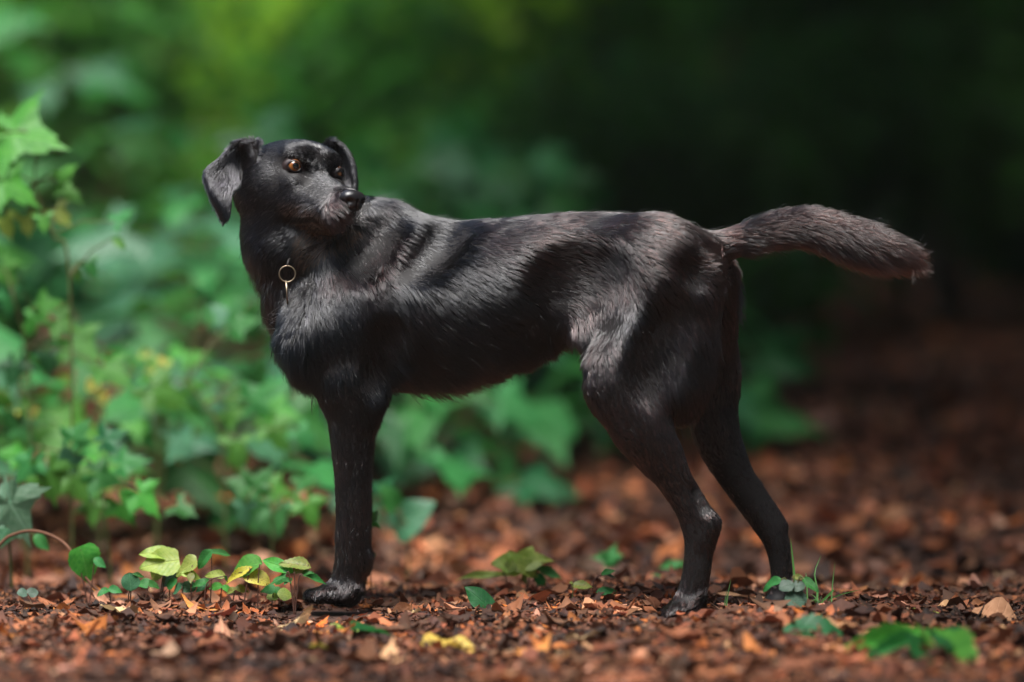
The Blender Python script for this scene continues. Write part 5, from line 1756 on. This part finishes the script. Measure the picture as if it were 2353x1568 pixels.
if FUR:
    def dens(c):
        q = head_local(c)
        near_head = 1 - sstep(np.linalg.norm(q - np.array([-.02, 0, -.03]), axis=1), .09, .12)
        return (1 + 3.2 * near_head) * (1 + .8 * (c[:, 2] < .30)) * np.where(c[:, 1] > np.interp(c[:, 0], [-.35, .3], [.14, .03]), .6, 1)
    P, Nn = sample(DV, DF, 330000, dens)
    d, length, lift, hw_, q = fur_fields(P)
    # bare skin at the eyes, nose
    keep = np.ones(len(P), bool)
    for E in eye_frames:
        ei = np.array(E.inverted()); lq = P @ ei[:3, :3].T + ei[:3, 3]
        keep &= ~((np.abs(lq[:, 1]) / .0122) ** 2 + (np.abs(lq[:, 2]) / .0098) ** 2 + (lq[:, 0] / .03) ** 2 < 1)
        dist = np.sqrt((lq[:, 1] / .0165) ** 2 + (lq[:, 2] / .0125) ** 2 + (lq[:, 0] / .03) ** 2)
        length *= .4 + .6 * sstep(dist, 1, 2.2)
    nq = q - np.array([.0915, 0, -.0405])
    keep &= ~(((nq / np.array([.017, .0195, .0155])) ** 2).sum(1) < 1)
    keep &= P[:, 2] > -.012
    P, Nn, d, length, lift, hw_, q = [a[keep] for a in (P, Nn, d, length, lift, hw_, q)]
    pts, tint = strands(P, Nn, d, length, lift, coat_tint(P, q, hw_), clumps=34000)
    make_fur("fur", pts, tint, np.where(hw_ > .5, .00021, .00031 + .00006 * sstep(length, .025, .04)), body)
    # whiskers and loose long hairs
    wi = np.flatnonzero((hw_ > .8) & (q[:, 0] > .035) & (q[:, 2] < -.045) & (q[:, 2] > -.072))
    wi = rng.choice(wi, 70, replace=False)
    dw = d[wi] + Nn[wi] * .9 + rng.normal(size=(70, 3)) * .3
    pw, tw = strands(P[wi], Nn[wi], dw, rng.uniform(.018, .045, 70), np.full(70, np.radians(38)), np.array([[.30, .27, .25]]).repeat(70, 0) * rng.uniform(.2, 1.2, (70, 1)), .15, .1)
    make_fur("whiskers", pw, tw, np.full(70, .00013), body)
    li = rng.choice(np.flatnonzero((hw_ < .3) & ~((P[:, 0] > .17) & (P[:, 2] < .3))), 5000, replace=False)
    pl, tl = strands(P[li], Nn[li], d[li] + rng.normal(size=(5000, 3)) * .25, length[li] * 1.25, lift[li] * 1.9 + .08, np.array([[.007, .0062, .0062]]).repeat(5000, 0) * rng.uniform(.3, 2.0, (5000, 1)), .15, .2)
    make_fur("loose_hair", pl, tl, np.full(5000, .00011), body)
    # fringe: long wisps under belly, breast, thigh and tail
    zb = np.interp(P[:, 0], tx, smooth_interp(tx, tx, tbot))
    vxs = 1176.5 + P[:, 0] / PXM
    bel = (vxs > 930) & (vxs < 1370) & (np.abs(P[:, 2] - zb) < .022) & (Nn[:, 2] < -.25)
    bre = (vxs > 560) & (vxs < 725) & (P[:, 2] > .26) & (P[:, 2] < .50) & (Nn[:, 0] < -.45) & (hw_ < .2)
    tuf = (vxs > 1545) & (vxs < 1645) & (P[:, 2] > .235) & (P[:, 2] < .33) & (Nn[:, 1] < .2) & (P[:, 1] < .0)
    tai = (vxs > 1690) & (P[:, 2] > .42)
    sel = []
    for m_, c_ in ((bel, 1500), (bre, 900), (tuf, 5), (tai, 6500)):
        ix = np.flatnonzero(m_)
        sel.append(rng.choice(ix, min(c_, len(ix)), replace=False))
    fi = np.concatenate(sel)
    kind_ = np.repeat(np.arange(4), [len(a) for a in sel])
    fl_ = np.choose(kind_, [.040, .036, .040, .034]) * rng.uniform(.6, 1.15, len(fi))
    fa_ = np.radians(np.choose(kind_, [42., 40., 7., 40.]))
    fd_ = d[fi].copy()
    fd_[kind_ < 3] += np.array([.05, 0, -.9])
    fd_[kind_ == 3] += np.array([0, 0, -.18])
    pf, tf = strands(P[fi], Nn[fi], fd_, fl_, fa_, np.array([[.008, .0065, .0062]]).repeat(len(fi), 0) * rng.uniform(.4, 1.8, (len(fi), 1)), .12, .3, clumps=len(fi) // 5)
    make_fur("fringe", pf, tf, np.full(len(fi), .00030), body)
    # ears
    for (V, F), cnt, eo in zip(ears, (16000, 8000), [c for c in dog.children if c.name.startswith("ear")]):
        P, Nn = sample(V, F, cnt)
        q = head_local(P)
        base = np.array(W(585, 365, hd)[:]) if eo.name == "ear" else np.array(W(755, 350, fe)[:])
        d = P - base
        d /= np.linalg.norm(d, axis=1, keepdims=True)
        d += np.array([0, 0, -.9])
        tn = np.array([.012, .011, .013])[None] * rng.uniform(.5, 1.8, (cnt, 1))
        pts, tn = strands(P, Nn, d, np.full(cnt, .011), np.full(cnt, np.radians(15)), tn, clumps=cnt // 9)
        make_fur("fur", pts, tn, np.full(cnt, .00022), eo)
    if hasattr(scene, "cycles_curves"):
        scene.cycles_curves.shape = 'RIBBONS'
        scene.cycles_curves.subdivisions = 2
# ------------------------------------------------------------------ thin haze added for the milky glow, one closed box round everything but the sky
bpy.context.view_layer.update()
lo = np.array([1e9] * 3); hi = -lo
for o in scene.objects:
    if o.type in ('MESH', 'CURVES') and o.name != "ground":
        bb = np.array([(o.matrix_world @ Vector(c))[:] for c in o.bound_box])
        lo = np.minimum(lo, bb.min(0)); hi = np.maximum(hi, bb.max(0))
HZ = ((-100, -40, float(min(lo[2], GV[:, 2].min())) - 1.0), (100, 185, float(hi[2]) + .5))
V = [(HZ[i][0], HZ[j][1], HZ[k][2]) for i in (0, 1) for j in (0, 1) for k in (0, 1)]
F = [(0, 1, 3, 2), (4, 6, 7, 5), (0, 4, 5, 1), (2, 3, 7, 6), (0, 2, 6, 4), (1, 5, 7, 3)]
m, nt, N, L = node_mat("haze_air")
pv = N.new("ShaderNodeVolumePrincipled"); out = N.new("ShaderNodeOutputMaterial")
pv.inputs["Color"].default_value = (.93, .97, .90, 1)
pv.inputs["Density"].default_value = 0.0009
pv.inputs["Anisotropy"].default_value = 0.2
L.new(pv.outputs[0], out.inputs["Volume"])
hz = mesh_obj("haze", V, F, m, None, False)
tag(hz, kind="stuff")
